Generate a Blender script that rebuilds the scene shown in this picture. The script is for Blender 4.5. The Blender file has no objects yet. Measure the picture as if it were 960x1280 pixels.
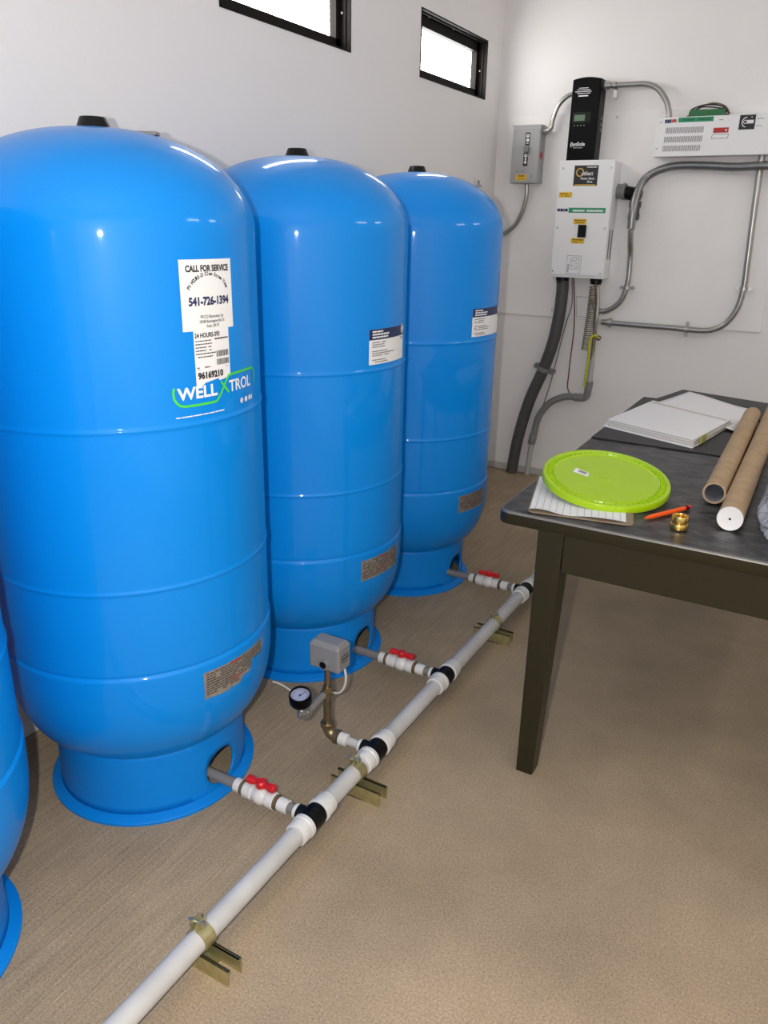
import bpy, bmesh, math, random
from mathutils import Vector, Matrix
random.seed(7)
S = bpy.context.scene
COL = S.collection

# ------------------------------------------------------------------ camera
CAM = Vector((1.842, -4.458, 1.433))
F_PX = 976.35
fw = Vector((-0.4612, 0.8170, -0.3477)).normalized()
rt = Vector((0.8672, 0.4975, 0.0184)); rt = (rt - fw * rt.dot(fw)).normalized()
up = rt.cross(fw)
cd = bpy.data.cameras.new('camera'); cam = bpy.data.objects.new('camera', cd); COL.objects.link(cam)
cam.matrix_world = Matrix(((rt.x, up.x, -fw.x, CAM.x), (rt.y, up.y, -fw.y, CAM.y), (rt.z, up.z, -fw.z, CAM.z), (0, 0, 0, 1)))
cd.sensor_fit = 'VERTICAL'; cd.sensor_height = 36; cd.lens = 36 * F_PX / 1280
cd.clip_start = 0.02
S.camera = cam

# ------------------------------------------------------------------ world, lights, exposure
W = bpy.data.worlds.new('world'); S.world = W; W.use_nodes = True
bg = W.node_tree.nodes['Background']; bg.inputs[0].default_value = (1.0, 0.95, 0.93, 1); bg.inputs[1].default_value = 18.0
FLASH_POWER = 94.0
fl = bpy.data.lights.new('camera_flash', 'POINT'); fl.energy = FLASH_POWER; fl.shadow_soft_size = 0.012; fl.color = (1.0, 0.97, 0.93)
flo = bpy.data.objects.new('camera_flash', fl); COL.objects.link(flo)
flo.location = CAM - rt * 0.085 + up * 0.01
for px_, ry_ in ((-0.09, 1), (3.39, -1)):          # daylight portals at the four window openings (sampling only)
    for ya, yb in ((-0.95, -0.205), (-2.29, -1.53)):
        pl_ = bpy.data.lights.new('window_portal', 'AREA'); pl_.shape = 'RECTANGLE'; pl_.size = 0.271; pl_.size_y = yb - ya; pl_.cycles.is_portal = True
        po_ = bpy.data.objects.new('window_portal', pl_); COL.objects.link(po_); po_.location = (px_, (ya+yb)/2, 2.1825)
        po_.rotation_euler = (0, -ry_*math.pi/2, 0)
S.view_settings.view_transform = 'Standard'; S.view_settings.look = 'None'
S.view_settings.gamma = 1; S.view_settings.use_curve_mapping = False
S.view_settings.exposure = 0.0

# ------------------------------------------------------------------ materials
def mat(name, col, rough=0.5, metal=0.0, spec=0.5, coat=0.0, bump=None, vary=None, emit=None, trans=0.0, alpha=None):
    m = bpy.data.materials.new(name); m.use_nodes = True
    nt = m.node_tree; b = nt.nodes['Principled BSDF']
    b.inputs['Base Color'].default_value = (*col, 1); b.inputs['Roughness'].default_value = rough
    b.inputs['Metallic'].default_value = metal; b.inputs['Specular IOR Level'].default_value = spec
    if coat: b.inputs['Coat Weight'].default_value = coat; b.inputs['Coat Roughness'].default_value = 0.06
    if trans: b.inputs['Transmission Weight'].default_value = trans
    if alpha is not None: b.inputs['Alpha'].default_value = alpha
    if emit: b.inputs['Emission Color'].default_value = (*emit[0], 1); b.inputs['Emission Strength'].default_value = emit[1]
    tc = nt.nodes.new('ShaderNodeTexCoord')
    if vary:      # (scale, colour2, low, high)
        n = nt.nodes.new('ShaderNodeTexNoise'); n.inputs['Scale'].default_value = vary[0]; n.inputs['Detail'].default_value = 6
        nt.links.new(tc.outputs['Object'], n.inputs['Vector'])
        r = nt.nodes.new('ShaderNodeMapRange'); r.inputs[1].default_value = vary[2]; r.inputs[2].default_value = vary[3]
        nt.links.new(n.outputs['Fac'], r.inputs[0])
        x = nt.nodes.new('ShaderNodeMix'); x.data_type = 'RGBA'
        x.inputs[6].default_value = (*col, 1); x.inputs[7].default_value = (*vary[1], 1)
        nt.links.new(r.outputs[0], x.inputs[0]); nt.links.new(x.outputs[2], b.inputs['Base Color'])
    if bump:      # (scale, strength)
        n = nt.nodes.new('ShaderNodeTexNoise'); n.inputs['Scale'].default_value = bump[0]; n.inputs['Detail'].default_value = 4
        nt.links.new(tc.outputs['Object'], n.inputs['Vector'])
        bp = nt.nodes.new('ShaderNodeBump'); bp.inputs['Strength'].default_value = bump[1]; bp.inputs['Distance'].default_value = 0.01
        nt.links.new(n.outputs['Fac'], bp.inputs['Height']); nt.links.new(bp.outputs[0], b.inputs['Normal'])
    return m

M = {}
M['wall'] = mat('painted_wall', (0.82, 0.795, 0.79), 0.55, bump=(90, 0.06), vary=(3, (0.83, 0.81, 0.80), 0.35, 0.7))
M['board'] = mat('painted_plywood', (0.86, 0.845, 0.835), 0.45, bump=(60, 0.05), vary=(4, (0.83, 0.81, 0.80), 0.35, 0.7))
M['ceiling'] = mat('ceiling_paint', (0.8, 0.8, 0.79), 0.7)
M['base'] = mat('grey_trim_paint', (0.50, 0.49, 0.47), 0.5)
M['blue'] = mat('blue_enamel', (0.0012, 0.235, 0.73), 0.42, spec=0.12, coat=0.42, bump=(6, 0.004))
M['blue_dull'] = mat('blue_skirt_plastic', (0.0015, 0.225, 0.72), 0.42, spec=0.25, bump=(30, 0.03))
M['black'] = mat('black_plastic', (0.004, 0.004, 0.0045), 0.4, spec=0.25)
M['black_gloss'] = mat('black_gloss_metal', (0.002, 0.002, 0.0024), 0.35, spec=0.10)
M['frame'] = mat('black_window_metal', (0.010, 0.008, 0.007), 0.6, spec=0.12)
M['white_pl'] = mat('white_pvc', (0.72, 0.71, 0.69), 0.35, vary=(22, (0.62, 0.61, 0.59), 0.45, 0.7))
M['pipe'] = mat('pale_grey_pvc', (0.56, 0.55, 0.54), 0.38, vary=(9, (0.46, 0.45, 0.43), 0.4, 0.75))
M['grey_pipe'] = mat('dark_grey_pvc', (0.20, 0.19, 0.185), 0.4)
M['ring'] = mat('brown_sealant_ring', (0.13, 0.095, 0.045), 0.5)
M['red'] = mat('red_plastic', (0.62, 0.012, 0.016), 0.35)
M['zinc'] = mat('yellow_zinc_plate', (0.56, 0.51, 0.27), 0.36, metal=0.75, vary=(40, (0.42, 0.37, 0.18), 0.4, 0.7))
M['brass'] = mat('brass', (0.72, 0.48, 0.13), 0.25, metal=1.0)
M['bronze'] = mat('aged_bronze', (0.34, 0.26, 0.14), 0.36, metal=0.9, vary=(50, (0.22, 0.17, 0.10), 0.4, 0.7))
M['copper'] = mat('dull_copper', (0.30, 0.20, 0.13), 0.4, metal=0.85)
M['steel'] = mat('galvanised_steel', (0.50, 0.49, 0.47), 0.33, metal=0.9)
M['flex'] = mat('flexible_steel_conduit', (0.40, 0.39, 0.37), 0.3, metal=0.9)
M['flex_dark'] = mat('dark_steel_conduit', (0.26, 0.26, 0.26), 0.32, metal=0.8)
M['hose'] = mat('dark_grey_liquidtight_hose', (0.065, 0.063, 0.062), 0.5, bump=(60, 0.05))
M['conduit_grey'] = mat('grey_conduit_plastic', (0.20, 0.20, 0.20), 0.45)
M['conduit_pale'] = mat('pale_grey_conduit_plastic', (0.42, 0.42, 0.41), 0.45)
M['grey_box'] = mat('grey_enamel_box', (0.36, 0.36, 0.36), 0.42)
M['switch'] = mat('grey_switch_cover', (0.22, 0.215, 0.22), 0.5, bump=(80, 0.05))
M['white_box'] = mat('white_powder_coat', (0.82, 0.82, 0.83), 0.4)
M['white'] = mat('white_label', (0.80, 0.79, 0.79), 0.5)
M['paper'] = mat('paper', (0.80, 0.79, 0.80), 0.7)
M['ink'] = mat('black_ink', (0.02, 0.018, 0.02), 0.6)
M['ink_grey'] = mat('grey_ink', (0.22, 0.21, 0.22), 0.6)
M['ink_blue'] = mat('navy_ink', (0.012, 0.02, 0.09), 0.5)
M['line'] = mat('ruled_line_ink', (0.42, 0.45, 0.52), 0.7)
M['wht_ink'] = mat('white_ink', (0.82, 0.82, 0.82), 0.5)
M['green_ink'] = mat('bright_green_ink', (0.07, 0.62, 0.05), 0.4)
M['green_lab'] = mat('green_label', (0.01, 0.28, 0.14), 0.45)
M['yellow_lab'] = mat('yellow_label', (0.80, 0.50, 0.02), 0.45)
M['gold_ink'] = mat('gold_ink', (0.60, 0.38, 0.05), 0.4)
M['red_ink'] = mat('red_ink', (0.45, 0.02, 0.02), 0.5)
M['tan_lab'] = mat('silver_tan_label', (0.27, 0.235, 0.20), 0.42, vary=(60, (0.20, 0.17, 0.14), 0.4, 0.7))
M['lcd'] = mat('green_lcd_glass', (0.10, 0.17, 0.10), 0.3)
M['pcb'] = mat('green_module', (0.01, 0.13, 0.035), 0.35)
M['olive'] = mat('olive_brown_enamel', (0.021, 0.018, 0.0075), 0.35, spec=0.35, bump=(20, 0.02))
M['edge'] = mat('worn_metal_edge', (0.26, 0.25, 0.24), 0.3, metal=0.8)
M['lime'] = mat('lime_plastic', (0.35, 0.56, 0.004), 0.25, bump=(10, 0.02))
M['card'] = mat('kraft_cardboard', (0.44, 0.30, 0.17), 0.65, vary=(30, (0.36, 0.245, 0.135), 0.4, 0.7))
M['card_in'] = mat('grey_cardboard_lining', (0.24, 0.25, 0.29), 0.6)
M['clipb'] = mat('brown_hardboard', (0.24, 0.18, 0.12), 0.55)
M['orange'] = mat('orange_pen_plastic', (0.90, 0.10, 0.008), 0.35)
M['mat_black'] = mat('black_vinyl_mat', (0.016, 0.016, 0.017), 0.5, bump=(30, 0.05))
M['wire_red'] = mat('dark_red_wire', (0.10, 0.02, 0.02), 0.5)
M['wire_grey'] = mat('grey_wire', (0.20, 0.19, 0.18), 0.5)
M['yellow_wire'] = mat('yellow_green_wire', (0.50, 0.52, 0.02), 0.5)
M['yellow_tab'] = mat('pale_yellow_tape', (0.46, 0.42, 0.13), 0.5)
M['rust'] = mat('rusty_spiral_sheath', (0.24, 0.20, 0.14), 0.4, metal=0.6)
M['tube_white'] = mat('translucent_white_tube', (0.55, 0.53, 0.51), 0.35)
M['dial'] = mat('gauge_dial', (0.33, 0.36, 0.48), 0.2)
M['buff'] = mat('aged_page_edges', (0.60, 0.56, 0.50), 0.7)

# glass: thin pane, mostly clear
def glass_mat():
    m = bpy.data.materials.new('clear_pane'); m.use_nodes = True; nt = m.node_tree
    for n in list(nt.nodes): nt.nodes.remove(n)
    o = nt.nodes.new('ShaderNodeOutputMaterial'); t = nt.nodes.new('ShaderNodeBsdfTransparent'); g = nt.nodes.new('ShaderNodeBsdfGlossy')
    g.inputs['Roughness'].default_value = 0.05; t.inputs[0].default_value = (0.95, 0.97, 0.97, 1)
    x = nt.nodes.new('ShaderNodeMixShader'); x.inputs[0].default_value = 0.07
    nt.links.new(t.outputs[0], x.inputs[1]); nt.links.new(g.outputs[0], x.inputs[2]); nt.links.new(x.outputs[0], o.inputs[0])
    return m
M['glass'] = glass_mat()

def bag_mat():
    m = bpy.data.materials.new('bubble_wrap_film'); m.use_nodes = True; nt = m.node_tree; b = nt.nodes['Principled BSDF']
    b.inputs['Base Color'].default_value = (0.52, 0.55, 0.64, 1); b.inputs['Roughness'].default_value = 0.14
    b.inputs['Alpha'].default_value = 0.5
    tc = nt.nodes.new('ShaderNodeTexCoord'); v = nt.nodes.new('ShaderNodeTexVoronoi'); v.inputs['Scale'].default_value = 75
    nt.links.new(tc.outputs['Object'], v.inputs['Vector'])
    bp = nt.nodes.new('ShaderNodeBump'); bp.inputs['Strength'].default_value = 0.8; bp.inputs['Distance'].default_value = 0.006; bp.invert = True
    nt.links.new(v.outputs['Distance'], bp.inputs['Height']); nt.links.new(bp.outputs[0], b.inputs['Normal'])
    return m
M['bag'] = bag_mat()

def floor_mat():
    m = bpy.data.materials.new('tan_broomed_concrete'); m.use_nodes = True; nt = m.node_tree; b = nt.nodes['Principled BSDF']
    b.inputs['Roughness'].default_value = 0.72; b.inputs['Specular IOR Level'].default_value = 0.25
    tc = nt.nodes.new('ShaderNodeTexCoord')
    def noise(scale, detail=5, vec=None, rough=0.6):
        n = nt.nodes.new('ShaderNodeTexNoise'); n.inputs['Scale'].default_value = scale; n.inputs['Detail'].default_value = detail
        n.inputs['Roughness'].default_value = rough
        nt.links.new(vec or tc.outputs['Object'], n.inputs['Vector']); return n
    fine = noise(210, 4, rough=0.75); big = noise(3.0, 4)
    mp = nt.nodes.new('ShaderNodeMapping'); mp.inputs['Rotation'].default_value = (0, 0, math.radians(11)); mp.inputs['Scale'].default_value = (210, 4.0, 1)
    nt.links.new(tc.outputs['Object'], mp.inputs['Vector']); streak = noise(1.0, 3, mp.outputs[0])
    r1 = nt.nodes.new('ShaderNodeValToRGB'); r1.color_ramp.elements[0].position = 0.30; r1.color_ramp.elements[1].position = 0.72
    r1.color_ramp.elements[0].color = (0.225, 0.170, 0.103, 1); r1.color_ramp.elements[1].color = (0.52, 0.40, 0.275, 1)
    nt.links.new(fine.outputs['Fac'], r1.inputs[0])
    r2 = nt.nodes.new('ShaderNodeMapRange'); r2.inputs[1].default_value = 0.3; r2.inputs[2].default_value = 0.7; r2.inputs[3].default_value = 0.84; r2.inputs[4].default_value = 1.12
    nt.links.new(big.outputs['Fac'], r2.inputs[0])
    r3 = nt.nodes.new('ShaderNodeMapRange'); r3.inputs[1].default_value = 0.3; r3.inputs[2].default_value = 0.7; r3.inputs[3].default_value = 0.80; r3.inputs[4].default_value = 1.18
    nt.links.new(streak.outputs['Fac'], r3.inputs[0])
    # the broom streaks show only in a band of the floor along the tanks
    sx = nt.nodes.new('ShaderNodeSeparateXYZ'); nt.links.new(tc.outputs['Object'], sx.inputs[0])
    ms = nt.nodes.new('ShaderNodeMapRange'); ms.inputs[1].default_value = 1.15; ms.inputs[2].default_value = 0.75
    nt.links.new(sx.outputs['X'], ms.inputs[0])
    mm = nt.nodes.new('ShaderNodeMix'); mm.data_type = 'FLOAT'; mm.inputs[2].default_value = 1.0
    nt.links.new(ms.outputs[0], mm.inputs[0]); nt.links.new(r3.outputs[0], mm.inputs[3])
    a = nt.nodes.new('ShaderNodeMath'); a.operation = 'MULTIPLY'; nt.links.new(r2.outputs[0], a.inputs[0]); nt.links.new(mm.outputs[0], a.inputs[1])
    hs = nt.nodes.new('ShaderNodeHueSaturation'); nt.links.new(r1.outputs[0], hs.inputs['Color']); nt.links.new(a.outputs[0], hs.inputs['Value'])
    nt.links.new(hs.outputs[0], b.inputs['Base Color'])
    ad = nt.nodes.new('ShaderNodeMath'); ad.operation = 'MULTIPLY_ADD'; ad.inputs[1].default_value = 0.5
    nt.links.new(streak.outputs['Fac'], ad.inputs[0]); nt.links.new(fine.outputs['Fac'], ad.inputs[2])
    bp = nt.nodes.new('ShaderNodeBump'); bp.inputs['Strength'].default_value = 0.10; bp.inputs['Distance'].default_value = 0.003
    nt.links.new(ad.outputs[0], bp.inputs['Height']); nt.links.new(bp.outputs[0], b.inputs['Normal'])
    return m
M['floor'] = floor_mat()

def top_mat():
    m = bpy.data.materials.new('worn_black_linoleum'); m.use_nodes = True; nt = m.node_tree; b = nt.nodes['Principled BSDF']
    b.inputs['Roughness'].default_value = 0.42
    tc = nt.nodes.new('ShaderNodeTexCoord')
    mp = nt.nodes.new('ShaderNodeMapping'); mp.inputs['Scale'].default_value = (8, 15, 8); nt.links.new(tc.outputs['Object'], mp.inputs[0])
    n = nt.nodes.new('ShaderNodeTexNoise'); n.inputs['Scale'].default_value = 2.2; n.inputs['Detail'].default_value = 8; n.inputs['Roughness'].default_value = 0.7
    nt.links.new(mp.outputs[0], n.inputs['Vector'])
    r = nt.nodes.new('ShaderNodeValToRGB'); e = r.color_ramp.elements
    e[0].position = 0.44; e[0].color = (0.013, 0.013, 0.014, 1); e[1].position = 0.72; e[1].color = (0.11, 0.107, 0.11, 1)
    nt.links.new(n.outputs['Fac'], r.inputs[0]); nt.links.new(r.outputs[0], b.inputs['Base Color'])
    return m
M['top'] = top_mat()

# ------------------------------------------------------------------ mesh builder
class MB:
    def __init__(s): s.v = []; s.f = []
    def add(s, vs, fs):
        k = len(s.v); s.v += [Vector(p) for p in vs]; s.f += [tuple(i + k for i in f) for f in fs]; return s
    def box(s, c, d, rz=0.0, R=None):
        x, y, z = [q / 2 for q in d]; c = Vector(c)
        R = R or Matrix.Rotation(rz, 3, 'Z')
        P = [c + R @ Vector(p) for p in ((-x,-y,-z),(x,-y,-z),(x,y,-z),(-x,y,-z),(-x,-y,z),(x,-y,z),(x,y,z),(-x,y,z))]
        return s.add(P, [(3,2,1,0),(4,5,6,7),(0,1,5,4),(1,2,6,5),(2,3,7,6),(3,0,4,7)])
    def bb(s, a, b):
        return s.box([(p + q) / 2 for p, q in zip(a, b)], [abs(q - p) for p, q in zip(a, b)])
    def rings(s, rings, caps=(True, True), closed=True):
        n = len(rings[0]); vs = [p for r in rings for p in r]; fs = []
        for i in range(len(rings) - 1):
            for j in range(n if closed else n - 1):
                fs.append((i*n + j, i*n + (j+1) % n, (i+1)*n + (j+1) % n, (i+1)*n + j))
        if caps[0]: fs.append(tuple(reversed(range(n))))
        if caps[1]: fs.append(tuple((len(rings)-1)*n + j for j in range(n)))
        return s.add(vs, fs)
    def lathe(s, prof, o=(0,0,0), ax=(0,0,1), n=32, caps=(True, True)):
        ax = Vector(ax).normalized(); o = Vector(o)
        e1 = ax.orthogonal().normalized(); e2 = ax.cross(e1)
        if abs(ax.z) > 0.999: e1 = Vector((1,0,0)); e2 = ax.cross(e1)
        return s.rings([[o + ax*h + e1*(r*math.cos(2*math.pi*j/n)) + e2*(r*math.sin(2*math.pi*j/n)) for j in range(n)] for r, h in prof], caps)
    def cyl(s, a, b, r, n=20, r2=None):
        a = Vector(a); b = Vector(b); L = (b - a).length
        return s.lathe([(r, 0), (r if r2 is None else r2, L)], a, b - a, n)
    def pipe(s, a, b, ro, ri, n=28):       # open-ended tube
        a = Vector(a); b = Vector(b); L = (b - a).length
        return s.lathe([(ri, L), (ri, 0), (ro, 0), (ro, L), (ri, L)], a, b - a, n, (False, False))
    def tube(s, path, r, n=10, rf=None, caps=(True, True)):
        P = [Vector(p) for p in path]; rs = []; e = None
        for i, p in enumerate(P):
            t = (P[min(i+1, len(P)-1)] - P[max(i-1, 0)]).normalized()
            e = t.orthogonal().normalized() if e is None else (e - t*e.dot(t)).normalized()
            g = t.cross(e); q = rf[i] if rf else r
            rs.append([p + e*(q*math.cos(2*math.pi*j/n)) + g*(q*math.sin(2*math.pi*j/n)) for j in range(n)])
        return s.rings(rs, caps)
    def build(s, name, m, parent=None, smooth=None, bevel=0.0, bseg=2, org=None, solid=0.0):
        o_ = ORG.get(parent.name, Vector()) if parent else Vector(org or (0,0,0))
        me = bpy.data.meshes.new(name)
        me.from_pydata([p - o_ for p in s.v], [], s.f); me.update()
        bm = bmesh.new(); bm.from_mesh(me); bmesh.ops.recalc_face_normals(bm, faces=bm.faces) if not solid and smooth != -1 else None; bm.to_mesh(me); bm.free()
        o = bpy.data.objects.new(name, me); COL.objects.link(o)
        for q in (m if isinstance(m, (list, tuple)) else [m]): me.materials.append(q)
        if parent: o.parent = parent; ORG[o.name] = o_
        else: o.location = o_; ORG[o.name] = o_
        if smooth and smooth > 0:
            me.polygons.foreach_set('use_smooth', [True]*len(me.polygons)); me.set_sharp_from_angle(angle=math.radians(smooth))
        if solid:
            k = o.modifiers.new('solid', 'SOLIDIFY'); k.thickness = solid; k.offset = -1
        if bevel:
            k = o.modifiers.new('bevel', 'BEVEL'); k.width = bevel; k.segments = bseg; k.limit_method = 'ANGLE'
            k.harden_normals = False
        return o
ORG = {}

def thing(name, label, cat, loc=(0,0,0), group=None):
    o = bpy.data.objects.new(name, None); COL.objects.link(o); o.location = loc; o.empty_display_size = 0.05
    ORG[o.name] = Vector(loc); tag(o, label, cat, group); return o
def tag(o, label, cat, group=None):
    o['label'] = label; o['category'] = cat
    if group: o['group'] = group
    return o
def struct(o): o['kind'] = 'structure'; return o

def spline(pts, step=0.01):
    P = [Vector(p) for p in pts]; P = [P[0]*2 - P[1]] + P + [P[-1]*2 - P[-2]]; out = []
    for i in range(1, len(P)-2):
        a, b, c, d = P[i-1:i+3]; n = max(2, int((c-b).length/step))
        for k in range(n):
            t = k/n
            out.append(0.5*((2*b) + (c-a)*t + (2*a-5*b+4*c-d)*t*t + (3*b-a-3*c+d)*t**3))
    out.append(P[-2]); return out
def resample(path, step):
    out = [path[0]]; acc = 0.0
    for a, b in zip(path, path[1:]):
        L = (b-a).length; d = step - acc
        while d <= L and L > 0:
            out.append(a + (b-a)*(d/L)); d += step
        acc = L - (d - step)
    return out
def corrugated(path, r, pitch=0.007, dep=0.0016, n=12):
    p = resample(spline(path, 0.004), pitch/2)
    return MB().tube(p, r, n, [r if i % 2 else r - dep for i in range(len(p))])

_tc = {}
def text(s, size=0.02, bold=0.0, sx=1.0, align='LEFT'):
    """lettering as flat polygons in (u, v)"""
    c = bpy.data.curves.new('t', 'FONT'); c.body = s; c.size = size; c.offset = bold; c.align_x = align; c.resolution_u = 3
    o = bpy.data.objects.new('t', c); COL.objects.link(o)
    me = bpy.data.meshes.new_from_object(o.evaluated_get(bpy.context.evaluated_depsgraph_get()))
    vs = [(v.co.x*sx, v.co.y) for v in me.vertices]; fs = [tuple(p.vertices) for p in me.polygons]
    bpy.data.objects.remove(o); bpy.data.curves.remove(c); bpy.data.meshes.remove(me)
    return vs, fs
def put(mb, uvf, fn, u0=0, v0=0, rot=0.0):
    vs, fs = uvf; c, s_ = math.cos(rot), math.sin(rot)
    mb.add([fn(u0 + u*c - v*s_, v0 + u*s_ + v*c) for u, v in vs], fs)
def rect(mb, fn, u0, v0, u1, v1, nu=1, nv=1):
    vs = [fn(u0 + (u1-u0)*i/nu, v0 + (v1-v0)*j/nv) for j in range(nv+1) for i in range(nu+1)]
    mb.add(vs, [(j*(nu+1)+i, j*(nu+1)+i+1, (j+1)*(nu+1)+i+1, (j+1)*(nu+1)+i) for j in range(nv) for i in range(nu)])
def dashes(mb, fn, u0, u1, v, h, dens=0.8, wmin=0.004, wmax=0.012, gap=0.002):
    u = u0
    while u < u1:
        w = random.uniform(wmin, wmax)
        if random.random() < dens: rect(mb, fn, u, v, min(u+w, u1), v+h)
        u += w + gap
def ringuv(mb, fn, u, v, r0, r1, n=24, a0=0, a1=2*math.pi):
    vs = []
    for i in range(n+1):
        a = a0 + (a1-a0)*i/n
        vs += [fn(u+r0*math.cos(a), v+r0*math.sin(a)), fn(u+r1*math.cos(a), v+r1*math.sin(a))]
    mb.add(vs, [(2*i, 2*i+1, 2*i+3, 2*i+2) for i in range(n)])
def disc(mb, fn, u, v, r, n=20):
    mb.add([fn(u+r*math.cos(2*math.pi*i/n), v+r*math.sin(2*math.pi*i/n)) for i in range(n)], [tuple(range(n))])
def strokeuv(mb, fn, pts, w):
    P = [Vector((a, b)) for a, b in pts]; vs = []
    for i, p in enumerate(P):
        t = (P[min(i+1, len(P)-1)] - P[max(i-1, 0)]).normalized(); q = Vector((-t.y, t.x))*w/2
        vs += [fn(*(p-q)), fn(*(p+q))]
    mb.add(vs, [(2*i, 2*i+2, 2*i+3, 2*i+1) for i in range(len(P)-1)])
def flat(o, eu, ev, lift=0.0):
    o = Vector(o); eu = Vector(eu); ev = Vector(ev); n = eu.cross(ev).normalized()
    return lambda u, v: o + eu*u + ev*v + n*lift

# ================================================================== THE ROOM
RX, YF, H = 3.3, -6.6, 2.75
T = 0.08
WZ0, WZ1 = 2.047, 2.318
WINS = [(-0.95, -0.205), (-2.29, -1.53)]
struct(MB().bb((-T, YF-T, -0.1), (RX+T, T, 0)).build('floor', M['floor']))
struct(MB().bb((-T, YF-T, H), (RX+T, T, H+0.1)).build('ceiling', M['ceiling']))
struct(MB().bb((-T, 0, 0), (RX+T, T, H)).build('wall_back', M['wall']))
def side_wall(name, x0, x1):
    w = MB(); w.bb((x0, YF, 0), (x1, 0, WZ0)); w.bb((x0, YF, WZ1), (x1, 0, H))
    ys = [0, *[q for a, b in WINS for q in (b, a)], YF]
    for i in range(0, len(ys), 2): w.bb((x0, ys[i+1], WZ0), (x1, ys[i], WZ1))
    struct(w.build(name, M['wall']))
side_wall('wall_left', -T, 0)
side_wall('wall_right', RX, RX+T)
struct(MB().bb((-T, YF-T, 0), (RX+T, YF, H)).build('wall_front', M['wall']))
dr = bpy.data.objects.new('door_1', None); COL.objects.link(dr); struct(dr); dr.location = (1.8, YF, 0); ORG['door_1'] = Vector((1.8, YF, 0))
MB().bb((1.34, YF, 0.01), (2.26, YF+0.035, 2.06)).build('door_leaf', M['base'], dr, bevel=0.003)
for a_, b_ in (((1.28, YF, 0), (1.335, YF+0.05, 2.12)), ((2.265, YF, 0), (2.32, YF+0.05, 2.12)), ((1.335, YF, 2.065), (2.265, YF+0.05, 2.12))): MB().bb(a_, b_).build('door_jamb', M['frame'], dr)
MB().lathe([(0.012, 0), (0.012, 0.03), (0.026, 0.04), (0.026, 0.06), (0.015, 0.066)], (1.42, YF+0.035, 1.0), (0,1,0), 20).build('door_knob', M['steel'], dr, smooth=40)
struct(MB().bb((0, -0.016, 0), (RX, 0, 0.040)).build('baseboard_back', M['base'], bevel=0.003))
# faint sheet joint of the wall panelling behind the hose
struct(MB().bb((0.0, -0.001, 0.643), (0.42, 0, 0.646)).build('trim_2', M['wall']))

def window(n, x, sgn, y0, y1):
    """sgn +1: wall face at x looks to +X (left wall); -1 the right wall"""
    o = bpy.data.objects.new('window_%d' % n, None); COL.objects.link(o); struct(o)
    loc = Vector((x, (y0+y1)/2, WZ0)); o.location = loc; ORG[o.name] = loc
    d = 0.072; X = lambda q: x - sgn*q
    l = MB(); t = 0.006
    for a, b in (((y0, WZ0), (y1, WZ0+t)), ((y0, WZ1-t), (y1, WZ1)), ((y0, WZ0), (y0+t, WZ1)), ((y1-t, WZ0), (y1, WZ1))):
        l.bb((X(-0.003), a[0], a[1]), (X(T), b[0], b[1]))
    for a, b in (((y0, WZ0), (y1, WZ0+t+0.006)), ((y0, WZ1-t-0.006), (y1, WZ1)), ((y0, WZ0), (y0+t+0.006, WZ1)), ((y1-t-0.006, WZ0), (y1, WZ1))):
        l.bb((X(0.016), a[0], a[1]), (X(0.024), b[0], b[1]))
    l.build('window_lining', M['frame'], o)
    f = MB(); s_ = 0.038
    for a, b in (((y0+t, WZ0+t), (y1-t, WZ0+0.046)), ((y0+t, WZ1-0.052), (y1-t, WZ1-t)), ((y0+t, WZ0+t), (y0+s_, WZ1-t)), ((y1-s_, WZ0+t), (y1-t, WZ1-t))):
        f.bb((X(d-0.03), a[0], a[1]), (X(d), b[0], b[1]))
    f.build('window_frame', M['frame'], o)
    MB().bb((X(d-0.018), y0+s_-0.004, WZ0+s_-0.004), (X(d-0.013), y1-s_+0.004, WZ1-s_+0.004)).build('pane', M['glass'], o)
    for yy in (y0+0.2*(y1-y0), y0+0.55*(y1-y0)):
        for zz, dz in ((WZ1-t, -1), (WZ0+t, 1)):
            MB().lathe([(0.006, 0), (0.005, 0.003), (0.002, 0.004)], (X(0.036), yy, zz), (0, 0, dz), 10).build('screw', M['steel'], o, smooth=40)
    MB().lathe([(0.006, 0), (0.005, 0.003), (0.002, 0.004)], (X(0.036), y1-t, (WZ0+WZ1)/2), (0, -1, 0), 10).build('screw', M['steel'], o, smooth=40)
for k, (a, b) in enumerate(WINS): window(k+1, 0, 1, a, b)
for k, (a, b) in enumerate(WINS): window(k+3, RX, -1, a, b)

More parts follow.
